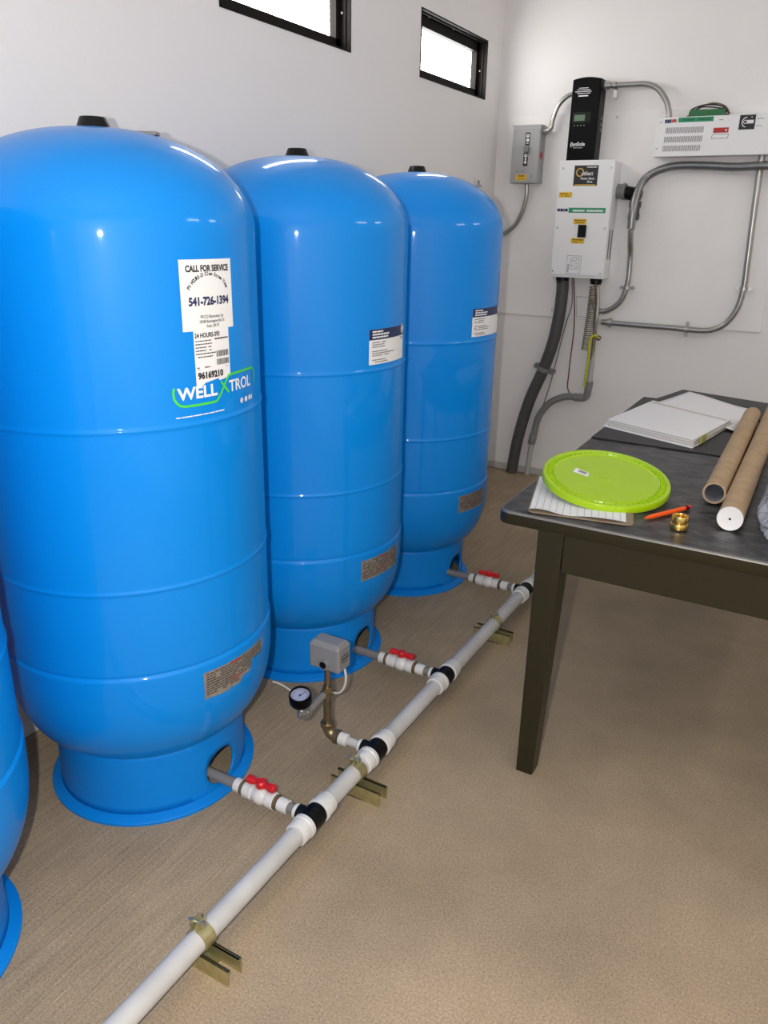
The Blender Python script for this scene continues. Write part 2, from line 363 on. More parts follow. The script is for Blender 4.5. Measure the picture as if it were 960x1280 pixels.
# ================================================================== TANKS
TR = 0.33
def bowl_r(z):   # pressed lower head
    q = max(0.0, (0.452 - z)/0.318); return 0.3335*max(0.0, 1 - q**3.1)**(1/2.9)
def tank_r(z):
    if z <= 0.452: return bowl_r(z)
    if z < 1.41: return TR
    q = min(1.0, (z - 1.41)/0.20); return TR*max(0.0, 1 - q**2.0)**(1/2.2)
TANK_LABELS = []
def make_tank(loc, label):
    t = thing('pressure_tank', label, 'tank', loc, 'row of tall blue pressure tanks')
    o = Vector(loc)
    prof = []
    for z in [0.142 + 0.31*i/34 for i in range(35)]: prof.append((bowl_r(z), z))
    prof += [(0.3335, 0.456), (0.3325, 0.459), (0.3278, 0.463), (0.3278, 0.465), (0.3296, 0.468), (TR, 0.471), (TR, 0.478)]
    for zs in (0.672, 1.029):
        prof += [(TR, zs-0.016), (TR, zs-0.008), (TR+0.0003, zs-0.005), (TR+0.0024, zs-0.002), (TR+0.0024, zs+0.002), (TR+0.0003, zs+0.005), (TR, zs+0.008), (TR, zs+0.016)]
    prof += [(TR, 1.36), (TR, 1.385), (TR, 1.398)]
    for i in range(1, 40):
        a = math.pi/2*i/40; z = 1.41 + 0.20*math.sin(a); prof.append((tank_r(z), z))
    prof.append((0.004, 1.61))
    MB().lathe(prof, o, (0,0,1), 144, (True, True)).build('tank_shell', M['blue'], t, smooth=50)
    # base skirt with a round pipe hole facing +X
    hz, hr, a0, zt, zb = 0.076, 0.053, 0.42, 0.195, 0.016
    rr = lambda z: 0.246 + 0.004*max(0, (0.06 - z)/0.06)
    pos = lambda th, z: o + Vector((rr(z)*math.cos(th), rr(z)*math.sin(th), z))
    b = MB(); nz = 8; zs = [zb + (zt-zb)*i/nz for i in range(nz+1)]
    na = 64; ths = [a0 + (2*math.pi-2*a0)*i/na for i in range(na+1)]
    b.add([pos(th, z) for z in zs for th in ths], [(j*(na+1)+i, j*(na+1)+i+1, (j+1)*(na+1)+i+1, (j+1)*(na+1)+i) for j in range(nz) for i in range(na)])
    per = [(-a0, z) for z in zs[::-1]] + [(-a0 + 2*a0*i/12, zb) for i in range(1, 13)] + [(a0, z) for z in zs[1:]] + [(a0 - 2*a0*i/12, zt) for i in range(1, 12)]
    ell = []
    for th, z in per:
        an = math.atan2((z-hz), th*0.246); ell.append((hr*math.cos(an)/0.246, hz + hr*0.95*math.sin(an)))
    K = 5; rings_ = [[pos(p[0]*(1-k/K)+e[0]*k/K, p[1]*(1-k/K)+e[1]*k/K) for p, e in zip(per, ell)] for k in range(K+1)]
    b.rings(rings_, (False, False))
    sk = b.build('base_skirt', M['blue_dull'], t, smooth=40)
    bm = bmesh.new(); bm.from_mesh(sk.data); bmesh.ops.remove_doubles(bm, verts=bm.verts, dist=0.0004); bmesh.ops.recalc_face_normals(bm, faces=bm.faces); bm.to_mesh(sk.data); bm.free()
    k = sk.modifiers.new('solid', 'SOLIDIFY'); k.thickness = 0.005; k.offset = -1
    MB().lathe([(0.240, 0.0), (0.272, 0.0), (0.2725, 0.007), (0.268, 0.011), (0.256, 0.012), (0.250, 0.018), (0.244, 0.018), (0.240, 0.0)], o, (0,0,1), 112, (False, False)).build('base_flange', M['blue_dull'], t, smooth=50)
    MB().lathe([(0.036, 1.600), (0.036, 1.608), (0.034, 1.612), (0.028, 1.627), (0.026, 1.630), (0.0, 1.631)], o, (0,0,1), 40, (True, False)).build('top_cap', M['black'], t, smooth=35)
    return t

TK = [(0.393, -3.175, 0), (0.376, -2.418, 0), (0.380, -1.670, 0)]
tank1 = make_tank(TK[0], 'nearest whole blue tank, with a white CALL FOR SERVICE sticker and a green outlined logo')
tank2 = make_tank(TK[1], 'middle blue tank, with the grey switch box and pressure gauge standing before its base')
tank3 = make_tank(TK[2], 'farthest blue tank, closest to the back wall with the electrical boxes')
t0 = thing('pressure_tank', 'blue tank cut off by the left edge of the picture, nearest to the viewer', 'tank', (0.378, -3.937, 0), 'row of tall blue pressure tanks')
for ch in tank1.children:
    c = ch.copy(); COL.objects.link(c); c.parent = t0
def wrapf(tank, lift=0.0012):
    o = ORG[tank.name]
    def fn(u, z):
        th = u/0.332; r = max(tank_r(z), 0.2) + lift
        return o + Vector((r*math.cos(th), r*math.sin(th), z))
    return fn
def lug(t, r, th, tall=False):
    o = ORG[t.name]; z = 1.41 + 0.20*math.sqrt(max(0, 1-(r/0.33)**2.2))
    c = o + Vector((r*math.cos(th), r*math.sin(th), z))
    m = MB(); m.box(c, (0.05, 0.03, 0.007), th)
    lg_ = m.build('lifting_lug', M['grey_pipe'], t, bevel=0.001)
    if tall:
        MB().box(c + Vector((0, 0, 0.014)), (0.004, 0.022, 0.028), th).build('lug_plate', M['grey_pipe'], lg_)
        MB().lathe([(0.004, 0), (0.004, 0.014), (0.006, 0.014), (0.006, 0.018)], c + Vector((0.014*math.cos(th), 0.014*math.sin(th), 0)), (0,0,1), 10).build('lug_bolt', M['grey_pipe'], lg_)
lug(tank1, 0.11, 0.55);  lug(tank3, 0.215, 0.40, True)

# ---- service sticker on tank 1
f0, f1 = wrapf(tank1), wrapf(tank1, 0.0020)
m = MB(); rect(m, f0, -0.106, 1.220, 0.031, 1.358, 12, 1)
us = [-0.083, -0.081, -0.075, -0.068, -0.060, -0.046, -0.032, -0.024, -0.022, -0.010, 0.003, 0.013]
bz = [1.108, 1.105, 1.104, 1.108, 1.113, 1.115, 1.117, 1.1175, 1.113, 1.1145, 1.116, 1.119]
vs = []
for u, z in zip(us, bz): vs += [f0(u, z), f0(u, 1.221)]
m.add(vs, [(2*i, 2*i+2, 2*i+3, 2*i+1) for i in range(len(us)-1)])
sl = m.build('service_label', M['white'], tank1); sl['label'] = 'white service sticker with a torn lower edge'
m = MB()
put(m, text('CALL FOR SERVICE', 0.0168, 0.0007, 0.80, 'CENTER'), f1, -0.036, 1.335)
arc = 'PV HOURS-D Clow Screw Time'
for i, ch in enumerate(arc):
    a = math.radians(150 - 120*i/(len(arc)-1)); put(m, text(ch, 0.0100, 0.0004, 0.8, 'CENTER'), f1, -0.037+0.055*math.cos(a), 1.277+0.050*math.sin(a), a - math.pi/2)
for i, s_ in enumerate(('PICCO Electronics, Int.', '18108 Bennington Rd. Dr.', 'Fosh, OR 97')):
    put(m, text(s_, 0.0085, 0.0001, 0.78, 'CENTER'), f1, -0.032, 1.244 - i*0.0095)
put(m, text('24 HOURS-393', 0.0128, 0.0004, 0.8), f1, -0.081, 1.206)
put(m, text('96169210', 0.0180, 0.0010, 0.93), f1, -0.078, 1.1225)
for i in range(6): dashes(m, f1, -0.080, -0.035 + random.uniform(-0.012, 0.01), 1.198 - 0.0065*i, 0.0022, 0.85, 0.002, 0.006, 0.001)
dashes(m, f1, -0.030, 0.010, 1.199, 0.003, 0.9, 0.003, 0.008, 0.001)
for k, z in enumerate((1.163, 1.146)):
    u = -0.027
    while u < 0.009:
        w = random.uniform(0.0006, 0.002); rect(m, f1, u, z, u+w, z+0.0125); u += w + random.uniform(0.0006, 0.0016)
dashes(m, f1, -0.079, -0.045, 1.144, 0.0022); rect(m, f1, -0.078, 1.1405, 0.006, 1.1413)
m.build('lettering', M['ink'], sl)
m = MB(); put(m, text('541-726-1394', 0.0220, 0.0010, 0.86, 'CENTER'), f1, -0.036, 1.270); m.build('telephone_number', M['ink_blue'], sl)
# ---- logo on tank 1
def islands(mb):
    par = list(range(len(mb.v)))
    def fd(i):
        while par[i] != i: par[i] = par[par[i]]; i = par[i]
        return i
    for f in mb.f:
        for i in f[1:]: par[fd(i)] = fd(f[0])
    gr = {}
    for f in mb.f: gr.setdefault(fd(f[0]), []).append(f)
    for fs in gr.values():
        ix = sorted({i for f in fs for i in f}); mp_ = {i: k for k, i in enumerate(ix)}
        q = MB(); q.add([mb.v[i] for i in ix], [tuple(mp_[i] for i in f) for f in fs]); yield q
m = MB(); put(m, text('WELL', 0.0345, 0.0010, 1.10), f1, -0.127, 1.084); put(m, text('TROL', 0.0345, 0.0007, 0.99), f1, 0.006, 1.084)
lg = bpy.data.objects.new('brand_logo', None); COL.objects.link(lg); lg.parent = tank1; ORG[lg.name] = ORG[tank1.name]
for q in islands(m): q.build('letter', M['wht_ink'], lg)
lg['label'] = 'white WELLXTROL lettering with a green X and outline'
m = MB()
q = [(-0.135, 1.110), (-0.137, 1.098), (-0.136, 1.088), (-0.131, 1.079), (-0.124, 1.073), (-0.114, 1.070), (-0.09, 1.0695), (-0.06, 1.0695), (-0.036, 1.070), (-0.032, 1.072), (-0.022, 1.083), (-0.004, 1.108), (0.006, 1.119), (0.012, 1.121)]
q += [(0.04, 1.1215), (0.09, 1.1215), (0.104, 1.121), (0.112, 1.117), (0.1165, 1.108), (0.117, 1.096), (0.116, 1.084)]
strokeuv(m, f1, q, 0.0052)
m.build('logo_outline', M['green_ink'], lg)
m = MB(); strokeuv(m, wrapf(tank1, 0.0026), [(-0.019, 1.110), (0.004, 1.083)], 0.0055); m.build('logo_cross_stroke', M['green_ink'], lg)
m = MB(); ringuv(m, f1, 0.050, 1.057, 0.0035, 0.0062); rect(m, f1, 0.046, 1.0555, 0.054, 1.0585)
disc(m, f1, 0.069, 1.057, 0.0062); rect(m, f1, 0.082, 1.052, 0.090, 1.062); rect(m, f1, 0.094, 1.052, 0.100, 1.062)
dashes(m, f1, -0.135, -0.012, 1.047, 0.0022, 0.95, 0.01, 0.026, 0.002)
m.build('logo_marks', M['wht_ink'], lg)

def warning(t, u0, u1, torn):
    fa, fb = wrapf(t), wrapf(t, 0.0019); m = MB(); nu = 16; vs = []
    for i in range(nu+1):
        u = u0 + (u1-u0)*i/nu; zb = 0.368
        if torn: zb = 0.364 + (0.012 if i > 8 else 0.0) + (0.030 if i > 11 else 0) + random.uniform(-0.002, 0.002)
        for j in range(5): vs.append(fa(u, 0.438 + (zb-0.438)*j/4))
    m.add(vs, [(i*5+j, i*5+j+1, (i+1)*5+j+1, (i+1)*5+j) for i in range(nu) for j in range(4)])
    lb = m.build('warning_label', M['tan_lab'], t, smooth=40); lb['label'] = 'worn silvery tan warning label'
    m = MB()
    for k in range(9):
        z = 0.430 - 0.0068*k
        if torn and k > 6: dashes(m, fb, u0+0.006, u0+0.1, z, 0.0028, 0.8)
        else: dashes(m, fb, u0+0.006, u1-0.006 - (0.05 if torn and k > 4 else 0), z, 0.0028, 0.85)
    m.build('fine_print', M['ink'], lb)
    m = MB(); rect(m, fb, u0+0.075, 0.431, u0+0.108, 0.435, 4); rect(m, fb, u0+0.075, 0.388, u0+0.108, 0.392, 4)
    m.build('red_heading', M['red_ink'], lb)
warning(tank1, -0.116, 0.093, True); warning(tank2, -0.130, 0.064, False); warning(tank3, -0.146, 0.03, False)

def info(t, u0, u1):
    fa, fb, fc = wrapf(t), wrapf(t, 0.0017), wrapf(t, 0.0024)
    m = MB(); rect(m, fa, u0, 1.047, u1, 1.147, 12); lb = m.build('information_label', M['white'], t); lb['label'] = 'white information label with a navy heading band'
    m = MB(); rect(m, fb, u0, 1.117, u1, 1.147, 12); m.build('heading_band', M['ink_blue'], lb)
    m = MB(); 
    for k, w in enumerate((0.045, 0.075, 0.07)): dashes(m, fc, u0+0.012, u0+0.012+w, 1.138-0.008*k, 0.0045, 0.95, 0.006, 0.014, 0.0015)
    ringuv(m, fc, u1-0.016, 1.135, 0.010, 0.013); disc(m, fc, u1-0.016, 1.135, 0.0075)
    m.build('heading_print', M['wht_ink'], lb)
    m = MB()
    for k, w in enumerate((0.06, 0.052, 0.056, 0, 0.075, 0.105, 0.085, 0, 0.06, 0.07)):
        if w: dashes(m, fb, u0+0.012, u0+0.012+w, 1.108-0.0062*k, 0.003, 0.9, 0.004, 0.012, 0.001)
    dashes(m, fb, u1-0.025, u1-0.01, 1.106, 0.006)
    m.build('body_print', M['ink_grey'], lb)
info(tank2, -0.107, 0.085); info(tank3, -0.125, 0.095)

# ================================================================== PIPE MANIFOLD
PX, PZ, PR = 0.952, 0.068, 0.0235
tees = [(-3.208, 0), (-2.907, 1), (-2.468, 0), (-1.730, 0)]
man = thing('pipe_manifold', 'long pale grey pipe running along the floor with white couplings and black tees', 'pipe', (PX, -3.0, 0))
ends = [YF + 0.005] + [q for y, _ in tees for q in (y-0.05, y+0.05)] + [-1.52]
for i in range(0, len(ends), 2):
    MB().cyl((PX, ends[i], PZ), (PX, ends[i+1], PZ), PR, 32).build('pipe_segment', M['pipe'], man, smooth=40)
MB().lathe([(0.0305, 0), (0.0305, 0.035), (0.027, 0.042), (0.012, 0.045)], (PX, -1.545, PZ), (0,1,0), 28).build('end_cap', M['white_pl'], man, smooth=35)
for y, k in tees:
    m = MB(); m.lathe([(0.026, -0.026), (0.0275, -0.024), (0.0275, 0.024), (0.026, 0.026)], (PX, y, PZ), (0,1,0), 28)
    m.lathe([(0.020, 0), (0.020, 0.040)], (PX, y, PZ), (-1,0,0), 24)
    for s_ in (-0.016, 0.0, 0.016): m.lathe([(0.0285, -0.003), (0.0285, 0.003)], (PX, y+s_, PZ), (0,1,0), 28)
    m.build('tee_fitting', M['black'], man, smooth=35)
    for s_ in (-1, 1):
        a = y + s_*0.026; m = MB()
        m.lathe([(0.028, 0), (0.0315, 0.002), (0.0315, 0.012), (0.0295, 0.014), (0.0295, 0.040), (0.0285, 0.043), (0.0240, 0.044)], (PX, a, PZ), (0, s_, 0), 32)
        m.build('coupling', M['white_pl'], man, smooth=35)

def branch(tank_y, y, where):
    v = thing('shutoff_valve', 'white ball valve with red handle on the short pipe from the %s blue tank' % where, 'valve', (0.8, y, 0), 'red handled valves on the tank branches')
    P = lambda x: (x, y, PZ)
    MB().cyl(P(0.33), P(0.925), 0.0135, 24).build('nipple_pipe', M['grey_pipe'], v, smooth=40)
    for x_, r_, l_ in ((0.714, 0.018, 0.022), (0.852, 0.018, 0.030), (0.901, 0.0185, 0.030)):
        MB().lathe([(r_-0.002, 0), (r_, 0.002), (r_, l_-0.002), (r_-0.002, l_)], P(x_), (1,0,0), 24).build('socket', M['white_pl'], v, smooth=35)
    for x_ in (0.736, 0.842): MB().lathe([(0.0195, 0), (0.0195, 0.009)], P(x_), (1,0,0), 24).build('seal_ring', M['ring'], v, smooth=35)
    m = MB()
    m.lathe([(0.019, 0), (0.0215, 0.003), (0.0215, 0.026), (0.0185, 0.029), (0.0185, 0.034), (0.021, 0.038), (0.0235, 0.046), (0.0235, 0.056), (0.021, 0.064), (0.0185, 0.068), (0.0185, 0.072), (0.0215, 0.075), (0.0215, 0.095), (0.019, 0.097)], P(0.745), (1,0,0), 28)
    m.cyl((0.797, y, PZ+0.012), (0.797, y, PZ+0.030), 0.010, 18)
    m.build('valve_body', M['white_pl'], v, smooth=35)
    m = MB(); m.lathe([(0.013, 0), (0.014, 0.003), (0.014, 0.014), (0.011, 0.018)], (0.797, y, PZ+0.028), (0,0,1), 20)
    for s_ in (-1, 1):
        m.rings([[Vector((0.797 + s_*x, y + a*hw, PZ+0.036 + b*hh)) for a, b in ((-1,-.6),(-.6,-1),(.6,-1),(1,-.6),(1,.6),(.6,1),(-.6,1),(-1,.6))] for x, hw, hh in ((0.004, 0.006, 0.006), (0.018, 0.0075, 0.007), (0.030, 0.010, 0.009), (0.040, 0.010, 0.009), (0.043, 0.007, 0.006))])
    m.build('handle', M['red'], v, smooth=35)
branch(TK[0][1], tees[0][0], 'nearest'); branch(TK[1][1], tees[2][0], 'middle'); branch(TK[2][1], tees[3][0], 'farthest')

def support(y, x0, x1, label):
    s_ = thing('pipe_support', label, 'bracket', (PX, y, 0), 'zinc channel supports under the pipe')
    m = MB(); t = 0.0028; hw = 0.0205; h = 0.0405
    prof = [(-hw+0.009, h-0.007), (-hw+0.009, h), (-hw, h), (-hw, 0), (hw, 0), (hw, h), (hw-0.009, h), (hw-0.009, h-0.007),
            (hw-0.009-t, h-0.007), (hw-0.009-t, h-t) if False else (hw-0.009+0.0, h-0.007)]
    # C channel with returned lips, from flat strips
    m.bb((x0, y-hw, 0), (PX+0.03, y+hw, t))
    for q in (-1, 1):
        m.bb((x0, y+q*hw - (t if q > 0 else 0), 0), (x1, y+q*hw + (0 if q > 0 else t), h))
        m.bb((x0, y+q*hw, h-t), (x1, y+q*(hw-0.0065), h))
        m.bb((x0, y+q*(hw-0.0065), h-0.007), (x1, y+q*(hw-0.0065+t), h))
    m.build('channel', M['zinc'], s_)
    m = MB(); n = 26; r0, r1, w = PR+0.0006, PR+0.0032, 0.015
    ring = []
    for i in range(n+1):
        a = math.radians(-68 + 316*i/n) ; ring.append([Vector((PX + r*math.sin(a-math.pi/2)*-1, y + yy, PZ + r*math.cos(a-math.pi/2)*-1)) for r, yy in ((r0,-w),(r1,-w),(r1,w),(r0,w))])
    ring = []
    for i in range(n+1):
        a = math.radians(112 + 336*i/n); ring.append([Vector((PX + r*math.cos(a), y + yy, PZ + r*math.sin(a))) for r, yy in ((r0,-w),(r1,-w),(r1,w),(r0,w))])
    m.rings(ring)
    for a in (112, 88):                                    # ears at the top
        a = math.radians(a); d = Vector((math.cos(a), 0, math.sin(a)))
        R = Matrix((( -d.z, 0, d.x), (0, 1, 0), (d.x, 0, d.z)))
        m.box(Vector((PX, y, PZ)) + d*(PR+0.011), (0.0026, 0.03, 0.018), R=R)
    m.build('clamp_strap', M['zinc'], s_)
    m = MB(); a = math.radians(100); c = Vector((PX, y, PZ)) + Vector((math.cos(a), 0, math.sin(a)))*(PR+0.012); d = Vector((-math.sin(a), 0, math.cos(a)))
    m.cyl(c - d*0.017, c + d*0.026, 0.003, 10); m.lathe([(0.0065, 0), (0.0065, 0.005)], c - d*0.013, -d, 6); m.lathe([(0.0065, 0), (0.0065, 0.005)], c + d*0.009, d, 6)
    m.build('clamp_bolt', M['steel'], s_)
support(-3.60, 0.905, 1.035, 'yellow zinc pipe clamp and channel nearest to the viewer, alone on the bare floor')
support(-3.005, 0.885, 1.035, 'yellow zinc pipe clamp and channel between the first valve tee and the switch tee')
support(-2.045, 0.880, 1.020, 'yellow zinc pipe clamp and channel farthest away, near the table leg')

# ================================================================== PRESSURE SWITCH STAND
y2 = tees[1][0]; SX = 0.797
st = thing('pressure_switch_stand', 'grey pressure switch box on a bronze riser pipe before the middle tank', 'pressure switch', (SX, y2, 0))
m = MB(); m.cyl((0.852, y2, PZ), (0.925, y2, PZ), 0.0125, 20); m.build('nipple_pipe', M['pipe'], st, smooth=40)
for x_, l_ in ((0.838, 0.026), (0.901, 0.030)): MB().lathe([(0.0165, 0), (0.0183, 0.002), (0.0183, l_-0.002), (0.0165, l_)], (x_, y2, PZ), (1,0,0), 22).build('socket', M['white_pl'], st, smooth=35)
m = MB(); R_ = 0.026
m.tube([Vector((SX+R_ - R_*math.sin(a), y2, PZ+R_ - R_*math.cos(a))) for a in [math.pi/2*i/10 for i in range(11)]], 0.0165, 20)
m.lathe([(0.0165, 0), (0.0205, 0.001), (0.0205, 0.011), (0.0175, 0.013)], (SX+R_-0.001, y2, PZ), (1,0,0), 22)
m.lathe([(0.0165, 0), (0.0205, 0.001), (0.0205, 0.013), (0.0185, 0.015)], (SX, y2, PZ+R_-0.001), (0,0,1), 22)
m.build('elbow_fitting', M['bronze'], st, smooth=40)
MB().cyl((SX, y2, PZ+0.03), (SX, y2, 0.212), 0.0118, 20).build('riser_pipe', M['bronze'], st, smooth=40)
m = MB(); m.lathe([(0.0135, 0), (0.0135, 0.03)], (SX, y2, 0.195), (0,0,1), 16); m.lathe([(0.010, 0), (0.012, 0.002), (0.012, 0.02)], (SX, y2, 0.208), (0,-1,0), 14); m.lathe([(0.009, 0), (0.009, 0.022)], (SX, y2, 0.208), (1,0,0), 14); m.lathe([(0.015, 0), (0.015, 0.008)], (SX, y2, 0.216), (0,0,1), 6)
m.build('cross_fitting', M['bronze'], st, smooth=35)
MB().cyl((SX, y2, 0.22), (SX, y2, 0.300), 0.0085, 18).build('copper_nipple', M['copper'], st, smooth=40)
m = MB(); bx0, bx1, by0, by1, bz0, bz1 = 0.757, 0.853, -2.936, -2.876, 0.292, 0.373
m.rings([[Vector(p) for p in ((bx0+i, by0+i, z), (bx1-i, by0+i, z), (bx1-i, by1-i, z), (bx0+i, by1-i, z))] for z, i in ((bz0, 0), (bz1-0.012, 0.0), (bz1, 0.006))])
sb = m.build('switch_cover', M['switch'], st, bevel=0.006, bseg=3)
m = MB(); fn = flat((bx1+0.0006, by0+0.008, bz0), (0,1,0), (0,0,1)); dashes(m, fn, 0.006, 0.04, 0.045, 0.004, 0.9); dashes(m, fn, 0.006, 0.04, 0.034, 0.006, 0.9); dashes(m, fn, 0.01, 0.036, 0.026, 0.003, 0.9)
m.build('embossed_print', M['ink'], sb)
m = MB(); m.lathe([(0.0125, 0), (0.0145, 0.001), (0.0145, 0.008), (0.0095, 0.0085), (0.0095, 0.001)], (0.807, by0+0.001, 0.312), (0,-1,0), 22); m.build('conduit_hub', M['switch'], sb, smooth=35)
m = MB(); m.lathe([(0.0105, 0), (0.0105, 0.004)], (0.807, by0-0.0045, 0.312), (0,-1,0), 20); m.build('hub_opening', M['black'], sb)
MB().tube(spline([(0.852, -2.905, 0.296), (0.857, -2.906, 0.272), (0.853, -2.907, 0.242), (0.838, -2.907, 0.217), (0.815, -2.907, 0.208)], 0.006), 0.0035, 10).build('pressure_tube', M['tube_white'], st, smooth=60)
ga = thing('pressure_gauge', 'black rimmed round pressure gauge on a short grey pipe beside the switch box riser', 'gauge', (SX, -3.03, 0.18))
m = MB(); m.cyl((SX, y2-0.02, 0.206), (SX, -3.006, 0.196), 0.0105, 18); m.build('gauge_pipe', M['grey_pipe'], ga, smooth=40)
m = MB(); m.lathe([(0.014, 0), (0.014, 0.014)], (SX, -3.000, 0.196), (0,-1,0), 8); m.tube([(SX, -3.012, 0.196), (SX, -3.022, 0.195), (SX, -3.028, 0.200), (SX, -3.030, 0.212)], 0.013, 16); m.lathe([(0.0125, 0), (0.0125, 0.012)], (SX, -3.030, 0.208), (0,0,1), 8); m.lathe([(0.009, 0), (0.009, 0.03)], (SX, -3.030, 0.212), (0,0,1), 14)
m.build('gauge_elbow', M['steel'], ga, smooth=35)
gax = Vector((0.10, -0.22, 1)).normalized(); gc = Vector((SX-0.002, -3.030, 0.240))
MB().lathe([(0.012, -0.002), (0.028, 0.002), (0.030, 0.006), (0.030, 0.030), (0.028, 0.034), (0.0255, 0.034), (0.0255, 0.027)], gc, gax, 36, (True, False)).build('gauge_case', M['black_gloss'], ga, smooth=35)
e1 = gax.orthogonal().normalized()
fn = lambda u, v: gc + gax*0.0275 + e1*u + gax.cross(e1)*v
m = MB(); disc(m, fn, 0, 0, 0.0255, 30); dl = m.build('dial', M['dial'], ga)
fn2 = lambda u, v: gc + gax*0.0283 + e1*u + gax.cross(e1)*v
m = MB()
for i in range(19):
    a = math.radians(-45 + 15*i); strokeuv(m, fn2, [(0.018*math.cos(a), 0.018*math.sin(a)), (0.0225*math.cos(a), 0.0225*math.sin(a))], 0.0012)
strokeuv(m, fn2, [(-0.006, -0.003), (0.016, 0.008)], 0.0018); disc(m, fn2, 0, 0, 0.0035)
m.build('dial_marks', M['ink_blue'], dl)
p = [Vector((0.44 + 0.10*i/60, -2.700 - 0.010*i/60 + 0.004*math.sin(i/60*5), 0.006)) for i in range(61)]
tag(MB().tube(p, 0.003, 8, [0.0032 if i % 2 else 0.0022 for i in range(61)]).build('bead_chain', M['wht_ink'], None, smooth=50, org=(0.47, -2.705, 0)), 'short length of white bead chain on the floor between the near and middle tanks', 'chain')

# ================================================================== BACK WALL ELECTRICS
BY = -0.012
bd = thing('backing_board', 'white painted plywood board on the back wall behind the electrical boxes', 'board', (0.78, 0, 1.45))
MB().bb((0.068, BY, 0.945), (1.50, 0, 1.985)).build('plywood_panel', M['board'], bd, bevel=0.0015)
for x, z in ((0.095, 1.940), (0.40, 1.16), (0.405, 0.985), (0.655, 2.0-0.04)):
    MB().lathe([(0.006, 0), (0.0055, 0.002), (0.002, 0.003)], (x, BY, z), (0,-1,0), 12).build('screw', M['steel'], bd, smooth=40)
m = MB(); fn = flat((0, BY-0.0006, 0), (1,0,0), (0,0,1))
for a, b in (((0.540, 1.066), (0.620, 1.064)), ((0.620, 1.064), (0.626, 0.957)), ((0.626, 0.957), (0.548, 0.959)), ((0.548, 0.959), (0.540, 1.066))): strokeuv(m, fn, [a, b], 0.002)
m.build('pencil_outline', M['ink_grey'], bd)

def front(y): return lambda lift=0.0006: flat((0, y-lift, 0), (1,0,0), (0,0,1))
# ---- grey disconnect
gd = thing('disconnect_switch', 'grey metal disconnect box with black switch plates, leftmost on the back wall', 'switch box', (0.205, BY, 1.645))
MB().bb((0.128, -0.088, 1.646), (0.284, BY, 1.934)).build('housing', M['grey_box'], gd, bevel=0.003)
MB().bb((0.128, -0.092, 1.650), (0.280, -0.086, 1.917)).build('cover_door', M['grey_box'], gd, bevel=0.002)
m = MB(); F_ = flat((0, -0.0926, 0), (1,0,0), (0,0,1)); rect(m, F_, 0.196, 1.732, 0.222, 1.798); m.build('switch_plate', M['ink'], gd); m = MB(); rect(m, F_, 0.200, 1.834, 0.226, 1.896); pl = m.build('switch_plate', M['ink'], gd)
MB().bb((0.199, -0.110, 1.800), (0.226, -0.090, 1.832)).build('toggle', M['grey_pipe'], gd, bevel=0.002)
F2 = flat((0, -0.0932, 0), (1,0,0), (0,0,1)); m = MB()
ringuv(m, F2, 0.2135, 1.880, 0.0035, 0.009); rect(m, F2, 0.206, 1.852, 0.221, 1.866); dashes(m, F2, 0.206, 0.221, 1.842, 0.004, 1)
ringuv(m, F2, 0.2095, 1.784, 0.0035, 0.009); ringuv(m, F2, 0.2085, 1.751, 0.003, 0.0075); rect(m, F2, 0.205, 1.760, 0.213, 1.772)
m.build('plate_print', M['wht_ink'], pl)
m = MB(); rect(m, F_, 0.160, 1.662, 0.222, 1.690); yl = m.build('caution_label', M['yellow_lab'], gd)
m = MB(); dashes(m, F2, 0.172, 0.21, 1.680, 0.006, 1); dashes(m, F2, 0.166, 0.216, 1.667, 0.003, 0.9); m.build('label_print', M['ink'], yl)
m = MB(); put(m, text('Solar Pack', 0.014, 0.0002, 0.9), F_, 0.158, 1.703); m.build('handwriting', M['ink_grey'], gd)
m = MB(); rect(m, F_, 0.247, 1.672, 0.251, 1.694); m.build('green_mark', M['green_lab'], gd)
m = MB(); SF = flat((0.2848, 0, 0), (0,1,0), (0,0,1)); disc(m, SF, -0.065, 1.785, 0.020); m.build('red_mark', M['red_ink'], gd)

# ---- charge controller
cc = thing('charge_controller', 'tall black charge controller with a small green display, above the white breaker box', 'charge controller', (0.51, BY, 1.755))
m = MB(); x0, x1, z0, z1 = 0.436, 0.584, 1.752, 2.138
N = 10; ring_f, ring_b = [], []
out = [(x0, z0), (x1, z0)] + [(x1 - (x1-x0)*i/N, z1 - 0.010 + 0.010*math.sin(math.pi*i/N)) for i in range(N+1)]
inset = lambda p, d: (max(x0+d, min(x1-d, p[0])), max(z0, min(z1+1, p[1]-d*0.4)))
m.rings([[Vector((x, y, z)) for x, z in ([inset(q, d) for q in out])] for y, d in ((BY, 0), (-0.100, 0), (-0.115, 0.006))])
m.build('controller_case', M['black_gloss'], cc, bevel=0.0015)
FF = flat((0, -0.1156, 0), (1,0,0), (0,0,1)); FG = flat((0, -0.1166, 0), (1,0,0), (0,0,1))
sm = MB()
for k, (a, b) in enumerate(((0.475, 0.524), (0.466, 0.533), (0.456, 0.542), (0.468, 0.536))): rect(sm, FF, a, 2.086-0.008*k, b, 2.0885-0.008*k)
rect(sm, FF, 0.475, 2.049, 0.525, 2.0545)
sm.build('grille_slots', M['wht_ink'], cc)
m = MB(); rect(m, FF, 0.455, 1.928, 0.548, 1.978); db = m.build('display_bezel', M['black'], cc)
m = MB(); rect(m, FG, 0.464, 1.938, 0.519, 1.966); m.build('display', M['lcd'], db)
for k in range(4):
    MB().lathe([(0.0035, 0), (0.003, 0.003)], (0.468 + 0.0165*k, -0.115, 1.917), (0,-1,0), 10).build('button', M['ink_grey'], cc)
m = MB(); put(m, text('(lunSole', 0.025, 0.0005, 0.95), FF, 0.455, 1.822); put(m, text('Power Systems', 0.008, 0.0, 1.0), FF, 0.472, 1.811); m.build('brand_lettering', M['wht_ink'], cc)
